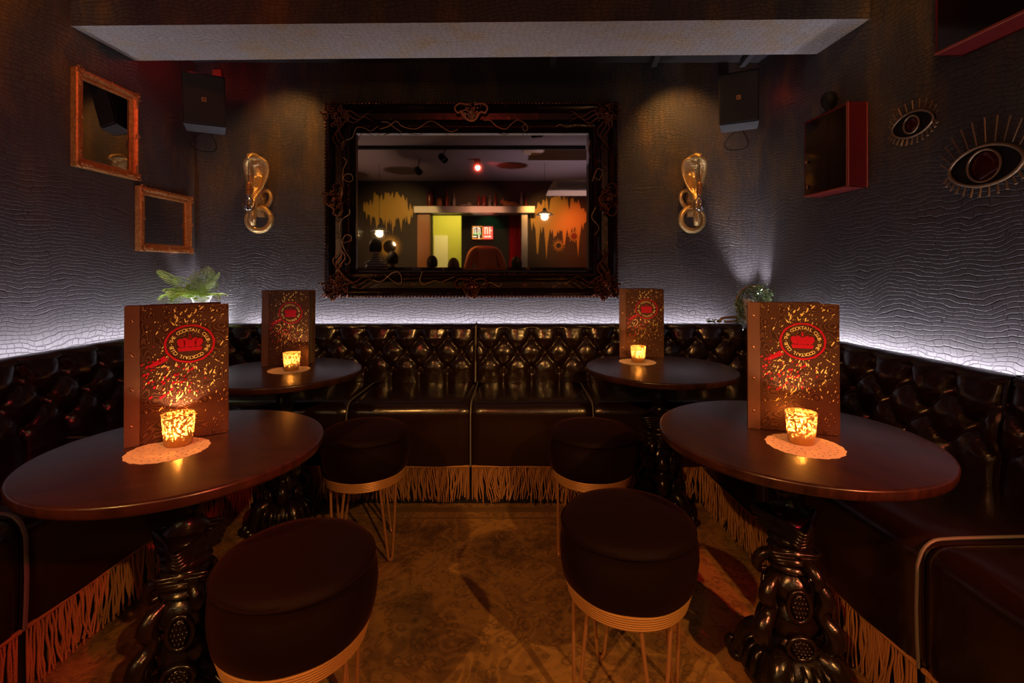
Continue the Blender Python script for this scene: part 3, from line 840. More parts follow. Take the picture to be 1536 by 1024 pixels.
for i, (d, c, lb) in enumerate(cds):
    o = dproto if i == 0 else dproto.copy()
    if i: C.objects.link(o)
    o.location = (*d, TH+.0047); o.rotation_euler = (0, 0, i*.7); tag(o, 'round white lace paper doily on the '+lb, 'doily', 'lace doilies under the candles')
    o = cproto if i == 0 else copy_tree(cproto)
    o.location = (*c, TH+.0065); o.rotation_euler = (0, 0, i*1.3); o['label'] = 'lit candle in speckled gold glass on the '+lb
    point('candle_light', (c[0], c[1], TH+.062), 3.1 if i < 2 else 2.4, (1, .58, .25), .008)

# ------------------------------------------------------------------ ornate frames
def rect_frame(mb, W, H, prof):
    """mitred frame; prof list of (inset from outer edge, height toward the room); room is -y"""
    n_ = len(prof); vs = []
    for cx, cz in ((-1, -1), (1, -1), (1, 1), (-1, 1)):
        for ins, h in prof: vs.append((cx*(W/2-ins), -h, cz*(H/2-ins)))
    fs = []
    for k in range(4):
        for j in range(n_-1):
            a = k*n_+j; b_ = ((k+1) % 4)*n_+j; fs.append((a, b_, b_+1, a+1))
    mb.add(vs, fs)
def scroll_cluster(mb, s=1.0, mat=None, seed=0, count=9, spread=.09):
    rnd = random.Random(seed)
    for k in range(count):
        a = 2*PI*k/count+rnd.uniform(-.3, .3); d = spread*s*rnd.uniform(.25, .9)
        cx, cz = d*cos(a), d*sin(a); r0 = spread*s*rnd.uniform(.22, .42); sg = rnd.choice((-1, 1))
        pts = spiral(cx, cz, r0, r0*.15, rnd.uniform(0, 6.28), 1.3*sg, 16, y=-.01*s*8*spread/.7)
        mb.tube(pts, [spread*s*.085*(1-.6*i/15) for i in range(16)], 6, mat)
        for q in range(3):
            aa = a+rnd.uniform(-.6, .6); dd = d+spread*s*rnd.uniform(-.1, .35)
            mm_ = T(dd*cos(aa), -.008*s, dd*sin(aa)) @ R(rnd.uniform(0, 6.28), 'Y')
            mb.ell((0, 0, 0), (spread*s*.22, spread*s*.10, spread*s*.075), 8, 6, (mat @ mm_) if mat is not None else mm_)
    mb.ell((0, -.012*s, 0), (spread*s*.28, spread*s*.2, spread*s*.28), 12, 8, mat)
MX, MZ, MWD, MHT = (706.5-772)/718*3.09, CAMH+(408-299)/718*3.09, 443/718*3.09, 294/718*3.09
t = empty('ornate_mirror', (MX, YB, MZ), 0, 'large mirror in dark carved baroque frame hanging above the back bench', 'mirror')
mb = MB(); rect_frame(mb, MWD, MHT, [(0, 0), (0, .075), (.012, .095), (.03, .10), (.045, .085), (.06, .06), (.10, .055), (.12, .066), (.133, .068), (.142, .058), (.154, .052), (.162, .058), (.170, .045), (.178, .028)])
mb.build('frame', M['gilt_dark'], t, angle=30)
# beading along frame
bd = MB()
for (ins, hh, r_, stp) in ((.004, .088, .008, .022), (.146, .058, .0045, .014)):
    w2, h2 = MWD/2-ins, MHT/2-ins
    nx = int(2*w2/stp); nz = int(2*h2/stp)
    for k in range(nx+1):
        for sg in (-1, 1): bd.ell((-w2+2*w2*k/nx, -hh, sg*h2), (r_*1.2, r_, r_), 6, 4)
    for k in range(nz+1):
        for sg in (-1, 1): bd.ell((sg*w2, -hh, -h2+2*h2*k/nz), (r_, r_, r_*1.2), 6, 4)
bd.build('beading', M['gilt_orn'], t)
for sx in (-1, 1):
    for sz in (-1, 1):
        c_ = MB(); scroll_cluster(c_, 1, None, seed=3+sx+3*sz, count=11, spread=.085)
        # long acanthus arms along both edges
        for ax, az in ((-sx, 0), (0, -sz)):
            for q in range(3):
                pts = [(ax*(.05+.19*k/9)+(.02*sin(k*.9+q) if az else 0)+(0 if ax else -sx*.02*q), -.006, az*(.05+.19*k/9)+(.02*sin(k*.9+q) if ax else 0)+(0 if az else -sz*.02*q)) for k in range(10)]
                c_.tube(pts, [.009*(1-.08*k) for k in range(10)], 6)
        c_.build('corner_ornament', M['gilt_orn'], t, loc=(sx*(MWD/2-.075), -.085, sz*(MHT/2-.075)))
for (x, z, sd) in ((0, MHT/2-.065, 31), (0, -MHT/2+.065, 32), (-MWD/2+.065, 0, 33), (MWD/2-.065, 0, 34)):
    c_ = MB(); scroll_cluster(c_, 1, None, seed=sd, count=8, spread=.07)
    for sg in (-1, 1):
        A_ = [(sg*.02, -.01, .045), (sg*.07, -.012, .055), (sg*.105, -.012, .03), (sg*.09, -.012, -.005), (sg*.06, -.012, .0), (sg*.03, -.012, -.045), (0, -.012, -.06)]
        c_.tube(smoothpath(A_, 4), .007, 6)
    o = c_.build('centre_ornament', M['vine'] if sd == 31 else M['gilt_orn'], t, loc=(x, -.085, z))
    if abs(x) > .1: o.rotation_euler = (0, PI/2, 0)
# wandering vine wires on the frame (traced from the inner moulding)
def mpx(px, py): return ((px-706.5)/718*3.09, (299-py)/718*3.09)
vines = [[(511, 222), (512, 210), (525, 204), (530, 192), (535, 188), (545, 190), (553, 194), (560, 190), (564, 187)], [(570, 180), (580, 181), (590, 189), (600, 195)], [(567, 191), (580, 187), (592, 179), (600, 186), (612, 190), (625, 190), (640, 180), (650, 180), (662, 188), (675, 195), (686, 191)],
         [(725, 178), (735, 178), (745, 187), (758, 191), (766, 184), (777, 177), (788, 183), (792, 190), (787, 194), (784, 187), (790, 183)], [(512, 234), (517, 240), (512, 252), (511, 265), (512, 280)], [(510, 268), (515, 260), (524, 260), (526, 268), (519, 271), (512, 266)], [(521, 313), (521, 320), (510, 328), (506, 340), (507, 355)], [(510, 361), (515, 352), (523, 353), (523, 360), (514, 363), (510, 361)], [(509, 361), (514, 375), (522, 388), (520, 395), (514, 396)],
         [(556, 420), (570, 422), (585, 410), (595, 408), (600, 416), (598, 427), (585, 420), (575, 412)], [(632, 407), (628, 420), (634, 427), (650, 421), (660, 423), (680, 415)], [(723, 427), (735, 424), (748, 430), (752, 425)], [(835, 187), (842, 184), (852, 188), (865, 184)], [(886, 208), (884, 222), (886, 235)], [(890, 270), (897, 252), (905, 255), (900, 268), (892, 262)], [(895, 310), (889, 325), (900, 340), (893, 352)], [(850, 425), (860, 420), (870, 424), (878, 428)]]
for vn in vines:
    vb = MB()
    pts = [(mpx(x, y)[0], -.072, mpx(x, y)[1]) for x, y in vn]
    sp_ = smoothpath(pts, 5); vb.tube(sp_, [.0035*(1-.55*k/len(sp_)) for k in range(len(sp_))], 6)
    vb.build('vine_wire', M['vine'], t)
GW, GH = MWD-.35, MHT-.35
gl = MB()
bev = .02
gl.add([(-GW/2, -.022, -GH/2), (GW/2, -.022, -GH/2), (GW/2, -.022, GH/2), (-GW/2, -.022, GH/2), (-GW/2+bev, -.0235, -GH/2+bev), (GW/2-bev, -.0235, -GH/2+bev), (GW/2-bev, -.0235, GH/2-bev), (-GW/2+bev, -.0235, GH/2-bev),
        (-GW/2, -.016, -GH/2), (GW/2, -.016, -GH/2), (GW/2, -.016, GH/2), (-GW/2, -.016, GH/2)],
       [(4, 5, 6, 7), (0, 1, 5, 4), (1, 2, 6, 5), (2, 3, 7, 6), (3, 0, 4, 7), (0, 8, 9, 1), (1, 9, 10, 2), (2, 10, 11, 3), (3, 11, 8, 0), (8, 11, 10, 9)])
gl.build('mirror_glass', M['mirror'], t, smooth=False)
MB().box((0, -.007, 0), (MWD-.06, .012, MHT-.06)).build('backing', M['black'], t, smooth=False)

def gilt_frame(label, yc, zc, W, H):
    t = empty('gilt_mirror', (XL(yc)+.001, yc, zc), ROTL, label, 'mirror', 'gilt framed mirrors on the left wall')
    mb = MB(); rect_frame(mb, W, H, [(0, .0), (0, .028), (.006, .034), (.016, .036), (.024, .028), (.032, .022), (.038, .025), (.043, .022), (.048, .012)])
    mb.build('frame', M['gilt'], t, angle=30)
    for sx in (-1, 1):
        for sz in (-1, 1):
            c_ = MB(); scroll_cluster(c_, 1, None, seed=50+sx+3*sz, count=6, spread=.026)
            for q in range(4):
                for dx, dz in ((-sx, 0), (0, -sz)):
                    c_.ell((dx*(.02+.014*q), -.002, dz*(.02+.014*q)), (.008, .005, .008), 8, 6)
            c_.build('corner_ornament', M['gilt'], t, loc=(sx*(W/2-.018), -.032, sz*(H/2-.018)))
    for x, z in ((0, H/2-.016), (W/2-.016, 0), (0, -H/2+.016), (-W/2+.016, 0)):
        c_ = MB(); scroll_cluster(c_, 1, None, seed=70, count=5, spread=.018); c_.build('edge_ornament', M['gilt'], t, loc=(x, -.032, z))
    MB().box((0, -.009, 0), (W-.09, .003, H-.09)).build('mirror_glass', M['darkmirror'], t, smooth=False)
    MB().box((0, -.004, 0), (W-.02, .006, H-.02)).build('backing', M['black'], t, smooth=False)
gilt_frame('tall orange gilt frame mirror on the left wall, the higher one', 2.52, 2.0, .375, .485)
gilt_frame('wide gilt frame mirror on the left wall above the fern, the lower one', 2.925, 1.546, .42, .37)

# ------------------------------------------------------------------ cobra sconces
def make_cobra(sg):
    t = empty('cobra_sconce', (0, 0, 0), 0, '', 'wall lamp', 'gold cobra wall lamps')
    mb = MB()
    # tail ring + small rear loop
    ring = [(.075*cos(a), -.035-.012*sin(a/2), .075*sin(a)) for a in [2*PI*k/40 for k in range(40)]]
    mb.tube(ring, .019, 12, closed=True)
    lp = smoothpath([(sg*.03, -.03, .075), (sg*.055, -.03, .10), (sg*.072, -.03, .14), (sg*.06, -.03, .18), (sg*.03, -.035, .19), (sg*.015, -.045, .16), (sg*.03, -.04, .13)], 5)
    mb.tube(lp, [.015-.004*k/len(lp) for k in range(len(lp))], 10)
    # rearing body and hood
    path = [(-sg*.004, -.105, -.045), (-sg*.006, -.115, -.01), (-sg*.006, -.11, .05), (-sg*.008, -.10, .12), (-sg*.004, -.075, .18), (0, -.06, .25), (0, -.06, .32), (0, -.075, .37), (0, -.105, .395), (0, -.145, .395), (0, -.178, .375)]
    wd = [.016, .024, .025, .028, .042, .068, .084, .078, .040, .024, .010]
    dp = [.014, .022, .023, .024, .022, .019, .018, .022, .020, .016, .008]
    P = smoothpath(path, 6); W_ = smoothvals(wd, 6); D_ = smoothvals(dp, 6)
    vs = []; S = 28
    for i, p_ in enumerate(P):
        tt = (P[min(i+1, len(P)-1)]-P[max(i-1, 0)]).normalized(); ax = Vector((1, 0, 0)); bx = tt.cross(ax).normalized()
        hood = max(0, min(1, (W_[i]-.028)/.03))
        for k in range(S):
            q = 2*PI*k/S; lob = 1+hood*(.55*cos(q*2)**2*0)
            x = W_[i]*cos(q); dd = D_[i]*sin(q)
            dd *= 1+hood*1.3*math.exp(-(x/(W_[i]*.24))**2)       # central belly column
            dd -= hood*.010*math.exp(-((abs(x)-W_[i]*.42)/(W_[i]*.12))**2)*(1 if sin(q) > 0 else -1)*(-1)*(-1)
            dd += hood*(-.02)*(x/W_[i])**2*0
            vs.append(p_+ax*x+bx*dd+Vector((0, -.016*hood*(x/W_[i])**2, 0)))
    fs = [(i*S+k, i*S+(k+1) % S, (i+1)*S+(k+1) % S, (i+1)*S+k) for i in range(len(P)-1) for k in range(S)]
    fs += [tuple(range(S)), tuple((len(P)-1)*S+k for k in range(S))]
    mb.add(vs, fs)
    mb.tube([(0, 0, .05), (0, -.03, .075)], .016, 8); mb.box((0, -.012, .12), (.05, .024, .20))
    mb.box((0, -.03, .27), (.03, .06, .04))
    for e in (-1, 1): mb.ell((e*.016, -.15, .402), .006, 8, 6)
    mb.build('snake', M['cobra'], t, angle=80)
    MB().tube([(0, -.165, .385), (0, -.168, .30), (0, -.168, .215)], .0022, 6).build('cord', M['cable'], t)
    so = MB().lathe([(.006, .224), (.014, .217), (.018, .207), (.019, .175), (.015, .172), (.019, .165), (.018, .145), (.013, .14)], 18, T(0, -.168, 0)).build('lamp_socket', M['brass'], t)
    bl = MB().lathe([(.011, .14), (.014, .128), (.026, .113), (.036, .095), (.039, .076), (.034, .054), (.020, .040), (0, .036)], 24, T(0, -.168, 0), cap=False).build('bulb', M['glass'], t)
    f = MB()
    for k in range(6):
        a = PI*k/3; f.tube([(.004*cos(a), -.168+.004*sin(a), .135), (.014*cos(a), -.168+.014*sin(a), .09), (.004*cos(a), -.168+.004*sin(a), .062)], .0012, 5)
    f.build('filament', M['brass'], bl)
    return t
for sg, px, lb in ((1, 389, 'gold cobra wall lamp left of the big mirror'), (-1, 1038, 'gold cobra wall lamp right of the big mirror')):
    c_ = make_cobra(sg); c_.location = ((px-772)/718*3.16, YB, CAMH+(408-329)/718*3.16); c_['label'] = lb

# ------------------------------------------------------------------ speakers
def make_speaker(lb, loc, rz, pitch, sg):
    t = empty('wall_speaker', loc, rz, lb, 'speaker', 'black wall speakers in the back corners')
    t.rotation_euler = (pitch, 0, rz); t.scale = (.92, .92, .97)
    poly = [(-.115, -.17), (.115, -.17), (.115, .17), (-.115, .17)]
    # tapered cabinet: front (-y) large, back smaller, chamfered bottom
    v_ = [(-.118, -.09, -.135), (.118, -.09, -.135), (.118, -.09, .165), (-.118, -.09, .165), (-.08, .10, -.15), (.08, .10, -.15), (.08, .10, .15), (-.08, .10, .15), (-.105, -.03, -.175), (.105, -.03, -.175)]
    MB().add(v_, [(0, 1, 2, 3), (7, 6, 5, 4), (3, 2, 6, 7), (0, 3, 7, 4, 8), (1, 9, 5, 6, 2), (8, 4, 5, 9)]).add([v_[0], v_[1], v_[9], v_[8]], [(0, 1, 2, 3)]).build('cabinet', M['speaker'], t, smooth=False, bevel=.006)
    MB().box((0, -.096, .015), (.225, .010, .288)).build('front_grille', M['speaker'], t, smooth=False, bevel=.004)
    ch = MB(); ch.add([(-.117, -.095, -.137), (.117, -.095, -.137), (.106, -.030, -.180), (-.106, -.030, -.180), (-.10, .09, -.158), (.10, .09, -.158)], [(0, 1, 2, 3), (3, 2, 5, 4)])
    o = ch.build('bottom_panel', M['speaker_grey'], t, smooth=False); s_ = o.modifiers.new('t', 'SOLIDIFY'); s_.thickness = .004
    bd_ = MB(); bd_.box((0, -.1025, .015), (.026, .002, .026)); 
    b0 = bd_.build('badge', M['rivet'], t, smooth=False)
    b1 = MB(); b1.box((-.005, -.1042, .015), (.004, .001, .018)); b1.box((.003, -.1042, .021), (.010, .001, .004)); b1.box((.005, -.1042, .010), (.004, .001, .010)); b1.build('badge_mark', M['black'], b0, smooth=False)
    MB().box((0, .13, .06), (.05, .10, .05)).box((0, .16, .10), (.11, .02, .13)).build('bracket', M['speaker_grey'], t, smooth=False, bevel=.003)
    cb = smoothpath([(0, .02, -.165), (-.05*sg, -.01, -.20), (-.09*sg, -.01, -.25), (-.07*sg, 0, -.285), (0, 0, -.295), (.045*sg, 0, -.28), (.05*sg, 0, -.24), (.01*sg, .02, -.16)], 5)
    MB().tube(cb, .0035, 6).build('cable', M['cable'], t)
    return t
make_speaker('black wall speaker in the back left corner below the red lamp', (-1.87, 2.90, 2.262), math.radians(-14)*-1*1.0, math.radians(-8), 1).rotation_euler = (math.radians(13), 0, math.radians(27))
make_speaker('black wall speaker in the back right corner with looped cable', (1.36, 2.90, 2.275), 0, 0, 1).rotation_euler = (math.radians(13), 0, math.radians(-27))
# little red lamp above the left speaker
t = empty('red_ceiling_lamp', (at(293, 2.9), 2.9, 2.595), 0, 'small glowing red lamp under the ceiling above the left speaker', 'lamp')
MB().lathe([(.012, .02), (.03, .015), (.034, -.02), (.03, -.05), (.026, -.05)], 20).build('housing', M['black'], t)
MB().ell((0, 0, -.045), (.024, .024, .018), 12, 8).build('red_lens', M['redglow'], t)
point('red_lamp_light', (at(293, 2.9), 2.88, 2.50), .5, RED, .02)
point('red_lamp_light', (1.56, 2.98, 2.33), .10, RED, .02)  # no lamp here: added point for the red on the right speaker's side
# junction plates
o = MB().box((0, 0, 0), (.06, .02, .09)).build('wall_bracket_plate', M['redboxlight'], smooth=False, bevel=.003); o.location = (at(325, 3.18), 3.19, CAMH+(408-114)/718*3.18); tag(o, 'small red-lit bracket plate on the wall behind the left speaker', 'plate')  # red lamp light put into the plate's colour
o = MB().box((0, 0, 0), (.06, .02, .09)).build('wall_bracket_plate', M['speaker_grey'], smooth=False, bevel=.003); o.location = (at(1088, 3.18), 3.19, CAMH+(408-120)/718*3.18); tag(o, 'small grey bracket plate on the wall behind the right speaker', 'plate')

# ------------------------------------------------------------------ right wall: boxes and eyes
def wall_box(lb, y0, y1, z0, z1, dep, detail):
    yc = (y0+y1)/2; W = (y1-y0); H = z1-z0
    t = empty('wall_cabinet', (XR(yc)-.001, yc, (z0+z1)/2), ROTR, lb, 'cabinet')
    sh = MB(); th = .012
    sh.box((-W/2+th/2, -dep/2, 0), (th, dep, H)); sh.box((W/2-th/2, -dep/2, 0), (th, dep, H))
    sh.box((0, -dep/2, H/2-th/2), (W, dep, th)); sh.box((0, -dep/2, -H/2+th/2), (W, dep, th)); sh.box((0, -.005, 0), (W, .008, H))
    sh.build('body', M['redbox'], t, smooth=False, bevel=.0015)
    MB().box((W/2-.007, -dep-.0025, 0), (.014, .005, H)).box((0, -dep-.001, -H/2+.004), (W, .006, .008)).box((W/2+.0005, -.006, 0), (.003, .006, H)).build('edge_strip', M['redboxlight'], t, smooth=False)
    d_ = MB().box((-.006, -dep+.004, 0), (W-.03, .008, H-.02)).build('door', M['redglass'], t, smooth=False, bevel=.001)
    if detail:
        r = MB(); r.box((0, -dep-.001, .05), (W-.05, .002, .003)); r.box((0, -dep-.001, -.08), (W-.05, .002, .003)); r.box((.02, -dep-.001, 0), (.003, .002, H-.06)); r.build('glazing_bar', M['redglass'], d_, smooth=False)
        MB().ell((-W/2+.03, -dep-.008, -.02), (.006, .010, .010), 10, 8).build('knob', M['vine'], d_)
        MB().ell((-W/2+.03, -dep-.004, -H/2+.05), (.005, .006, .012), 10, 8).build('latch', M['vine'], d_)
    return t
wall_box('small dark red cabinet on the right wall beside the two eyes', 2.28, 2.60, 1.645, 2.05, .095, True)
wall_box('larger red cabinet high on the right wall, cut by the top of the picture', 1.20, 1.83, 2.065, 2.55, .11, False)
t = MB(); t.lathe([(0, 0), (.035, 0), (.038, .008), (.018, .02), (.02, .035), (.034, .05), (.040, .075), (.034, .10), (.02, .115), (0, .12)], 24)
o = t.build('black_ornament', M['black']); o.location = (XR(2.5)-.05, 2.47, 2.051); tag(o, 'small rounded black ornament standing on top of the red cabinet', 'ornament')

def make_eye(lb, yc, zc, a, h, up_len, dn_len, nu, nd, irr):
    t = empty('wall_eye', (XR(yc), yc, zc), ROTR, lb, 'wall ornament')
    up = [(a*cos(q), -.018, h*abs(sin(q))**1.15*(1 if True else 0)) for q in [PI-PI*k/24 for k in range(25)]]
    dn = [(a*cos(q), -.018, -h*abs(sin(q))**1.15) for q in [PI*k/24 for k in range(25)]]
    MB().tube(up+dn[1:-1], .006 if a > .1 else .0042, 8, closed=True).build('eye_outline', M['vine'], t)
    MB().prism([(p[0], p[2]) for p in up+dn[1:-1]], -.012, -.004).build('eye_panel', M['black'], t, smooth=False)
    MB().tube([(irr*cos(q), -.020, irr*sin(q)) for q in [2*PI*k/40 for k in range(40)]], .004, 8, closed=True).build('iris_ring', M['vine'], t)
    MB().lathe([(0, .022), (irr*.5, .020), (irr*.85, .016), (irr, .010)], 40, R(PI/2, 'X')).build('iris_glass', M['iris'], t)
    lp = None
    for k in range(nu):
        f = (k+.5)/nu; q = PI-PI*f; x = a*.97*cos(q); z = h*abs(sin(q))**1.15
        ang = PI/2 - (f-.5)*-1.9*-1
        ang = PI/2+(.5-f)*1.9; L = up_len*(.35+.65*sin(PI*f)**.8); s0 = .012
        MB().tube([(x+s0*cos(ang), -.012, z+s0*sin(ang)), (x+(s0+L)*cos(ang), -.016, z+(s0+L)*sin(ang))], [.0022, .0032], 6).build('lash', M['vine'], t)
    for k in range(nd):
        f = (k+.5)/nd; q = PI-PI*f; x = a*.97*cos(q); z = -h*abs(sin(q))**1.15
        ang = -PI/2-(.5-f)*1.6; L = dn_len; s0 = .006
        MB().tube([(x+s0*cos(ang), -.014, z+s0*sin(ang)), (x+(s0+L)*cos(ang), -.018, z+(s0+L)*sin(ang))], [.0035, .0050], 6).build('lash', M['vine'], t)
M['iris'] = plain('red_reflection_glass', (.10, .012, .010), .08, .3)  # red reflection put into the iris colour
make_eye('small brass eye ornament with lashes on the right wall, beside the red cabinet', 2.03, 1.865, .098, .052, .040, .026, 11, 13, .036)
make_eye('large brass eye ornament with long lashes on the right wall', 1.735, 1.625, .130, .072, .090, .034, 13, 14, .058)

# ------------------------------------------------------------------ fern in white urn
t = empty('potted_fern', (-2.03, 3.10, .862), 0, 'bright green fern in a white footed urn in the back left corner', 'plant')
MB().lathe([(0, 0), (.042, 0), (.044, .008), (.022, .02), (.018, .05), (.030, .075), (.036, .12), (.042, .155), (.055, .176), (.060, .185), (.054, .185), (.045, .165), (.0, .16)], 32).build('urn', M['white'], t)
rnd = random.Random(9); fr = None
def frond(mb, az, L, lift, droop):
    m_ = T(0, -.01, .165) @ R(az); n_ = 20; prev = None; pts = []
    for k in range(n_+1):
        s_ = k/n_; pts.append(Vector((L*s_*(1-.12*s_), 0, L*(lift*s_-droop*s_*s_))))
    mb.tube(pts, [.0018*(1-.7*k/n_) for k in range(n_+1)], 5, m_)
    for k in range(2, n_+1):
        tdir = (pts[k]-pts[k-1]).normalized(); wl = L*.24*sin(PI*min(1, (k/n_)*.93+.06))**.7+.004
        for sg in (-1, 1):
            side = Vector((.35, sg, -.10)).normalized(); p0 = pts[k]; up_ = tdir.cross(side).normalized()
            wdt = tdir*L*.0095
            a1 = p0+side*wl*.35+wdt+up_*.002; a2 = p0+side*wl*.35-wdt+up_*.002; a3 = p0+side*wl*.75+wdt*.8; a4 = p0+side*wl*.75-wdt*.6; tip = p0+side*wl-Vector((0, 0, .004))
            mb.add([p0, a1, a3, tip, a4, a2, p0+up_*.001], [(0, 1, 2, 3, 4, 5)], m_)
for k in range(26):
    if k < 9: az, L, lift, droop = rnd.uniform(-1.78, -1.2), rnd.uniform(.22, .34), rnd.uniform(.5, .9), rnd.uniform(.3, .7)
    elif k < 18: az, L, lift, droop = rnd.uniform(-1.2, .12), rnd.uniform(.17, .26), rnd.uniform(.35, .9), rnd.uniform(.2, .75)
    elif k < 22: az, L, lift, droop = rnd.uniform(-2.4, 1.5), rnd.uniform(.05, .075), rnd.uniform(1.4, 2), .3
    else: az, L, lift, droop = rnd.uniform(-1.6, 0), rnd.uniform(.10, .14), rnd.uniform(1.5, 1.9), .4
    f = MB(); frond(f, az, L, lift, droop); f.build('frond', M['fern'], t, smooth=False)
t.scale = (1.15, 1.15, 1.25)

# ------------------------------------------------------------------ ivy hoop at the right corner
t = empty('ivy_planter', (at(1131, 3.05), 3.05, .912), 0, 'white cup planter with trailing ivy and a gold hoop in the back right corner', 'plant')
MB().tube([(.108*cos(a), .01, .125+.115*sin(a)) for a in [2*PI*k/48 for k in range(48)]], .006, 8, closed=True).build('hoop', M['vine'], t)
MB().lathe([(0, .0), (.025, .0), (.032, .06), (.042, .12), (.046, .155), (.042, .155), (0, .145)], 28, T(-.03, -.0, 0)).build('cup', M['white'], t)
lv = MB(); rnd = random.Random(4)
def leaf(mb, p_, s_):
    q = Quaternion((rnd.uniform(-1, 1), rnd.uniform(-1, 1), rnd.uniform(-1, 1)), rnd.uniform(0, 6.28)).to_matrix().to_4x4()
    mb.add([(0, 0, 0), (s_*.5, .1*s_, s_*.45), (s_*1.1, 0, 0), (s_*.5, .1*s_, -s_*.45)], [(0, 1, 2, 3)], T(*p_) @ q)
for k in range(1100):
    r_ = rnd.random()
    if r_ < .55: 
        a = rnd.uniform(0, 2*PI); d = rnd.gauss(.098, .012); p_ = (d*cos(a), rnd.gauss(0, .014), .125+d*sin(a)*1.05)
    elif r_ < .85: p_ = (rnd.gauss(0.01, .04), -.05+rnd.gauss(0, .015), .15+rnd.gauss(0, .04))
    else: p_ = (-.10+rnd.gauss(0, .012), rnd.gauss(0, .012), rnd.uniform(0, .16))
    if p_[2] < 0.004: continue
    leaf(lv, p_, rnd.uniform(.010, .018))
lv.build('ivy_leaves', M['ivy'], t, smooth=False)
t2 = empty('brass_snake_dish', (at(1100, 2.99), 3.06, .914), 0, 'low curved brass ornament with dark leaves beside the ivy planter', 'ornament')
MB().tube(smoothpath([(-.055, 0, .008), (-.045, 0, .028), (-.01, 0, .036), (.05, 0, .038), (.05, .012, .012), (-.02, .012, .008)], 5), .008, 8).build('curl', M['vine'], t2)
lf = MB()
for k in range(70): leaf(lf, (-.10+rnd.gauss(0, .035), rnd.gauss(0, .01), .006+abs(rnd.gauss(0, .008))), .012)
lf.build('leaf_sprig', M['ivy'], t2, smooth=False)
for x, y, z, lb in ((1.53, 3.125, .862, 'small uplight in the back right corner behind the ivy'), (-2.06, 3.165, .862, 'small uplight in the back left corner behind the fern')):
    o = MB().lathe([(0, 0), (.018, 0), (.02, .01), (.02, .05), (.016, .055), (.014, .045), (0, .045)], 20).build('uplight', M['black']); o.location = (x, y, z); tag(o, lb, 'lamp')

# ================================================================== the room behind the camera (seen in the mirror)
def prism_thing(name, m, poly, y, th, lb, cat, group=None, flip=True):
    o = MB().prism(poly, y, y+th).build(name, m, smooth=False); tag(o, lb, cat, group); return o
MYP = 3.177
def rp(px, py, Y):                       # reflected pixel -> real point on plane y=Y behind the camera
    D = 2*MYP-Y; return ((px-772)/718*D, Y, CAMH+(408-py)/718*D)
M['yellow'] = plain('yellow_green_wall', (.50, .46, .06), .8)
M['goldleaf'] = plain('gold_leaf_mural', (.50, .30, .06), .45, .2)
M['steel'] = plain('brushed_steel', (.40, .38, .40), .35, .7)
M['orangewood'] = plain('varnished_orange_wood', (.35, .12, .03), .4)
M['lamp_black'] = plain('black_enamel_shade', (.02, .02, .02), .35)
M['aircon'] = plain('beige_plastic', (.60, .45, .32), .5)
M['damask'] = plain('crimson_fabric', (.45, .01, .04), .7)
M['poster'] = plain('cream_poster', (.75, .66, .40), .7)
M['yroomceil'] = plain('ochre_ceiling', (.60, .40, .10), .7)
# lintel and posts round the pass-through
t = empty('bar_surround', (0, 0, 0), 0, 'bar surround with steel lintel and orange posts across the room, seen in the mirror', 'bar')
MB().box(((OX0+OX1)/2-.02, YR+.135, 2.43), (2.30, .26, .13)).build('lintel', M['steel'], t, smooth=False, bevel=.005)
MB().box((OX0-.13, YR+.08, 1.2), (.24, .16, 2.33)).build('post', M['orangewood'], t, smooth=False, bevel=.005)
MB().box((OX1+.06, YR+.08, 1.2), (.12, .16, 2.33)).build('post', M['steel'], t, smooth=False, bevel=.005)
MB().box(((OX0+OX1)/2-.02, YR+.20, .52), (2.1, .38, 1.04)).build('counter', M['orangewood'], t, smooth=False, bevel=.01)
# yellow room beyond
struct(MB().box((-.9, -5.3, 1.5), (3.4, .1, 3.0)).build('wall_beyond', M['yellow'], smooth=False))
struct(MB().box((-2.6, -4.2, 1.5), (.1, 2.2, 3.0)).build('wall_beyond_left', M['yellow'], smooth=False))
struct(MB().box((.75, -4.2, 1.5), (.1, 2.2, 3.0)).build('wall_beyond_right', M['wall_back'], smooth=False))
struct(MB().box((-.9, -4.2, 3.0), (3.4, 2.3, .1)).build('ceiling_beyond', M['yroomceil'], smooth=False))
struct(MB().box((-.9, -4.2, -.05), (3.4, 2.3, .1)).build('floor_beyond', M['wall_back'], smooth=False))
D = 2*MYP+4.0
x0, x1 = (692-772)/718*D, (790-772)/718*D
o = MB().box(((x0+x1)/2, -4.02, 1.45), (x1-x0, .06, 2.85)).build('partition_panel', M['black'], smooth=False); tag(o, 'dark partition panel beyond the bar opening, carrying the sign', 'panel')
a, b_ = rp(764, 320, -3.94), rp(783, 403, -3.94)
o = MB().grid(lambda i, j: (a[0]+(b_[0]-a[0])*i/30, -3.95+.02*sin(i*1.3), .1+2.6*j/3), 31, 4).build('crimson_curtain', M['damask']); tag(o, 'crimson floral curtain hanging beside the sign beyond the bar', 'curtain'); s_ = o.modifiers.new('t', 'SOLIDIFY'); s_.thickness = .006
for px0, px1, py0, py1, lb in ((651, 672, 353, 405, 'cream lit poster on the yellow wall beyond the bar, nearer the partition'), (636, 642, 353, 405, 'cream lit poster at the left edge of the bar opening')):
    a, b_ = rp(px0, py0, -5.22), rp(px1, py1, -5.22)
    o = MB().box(((a[0]+b_[0])/2, -5.23, (a[2]+b_[2])/2), (b_[0]-a[0], .02, a[2]-b_[2])).build('poster', M['poster'], smooth=False); tag(o, lb, 'poster')
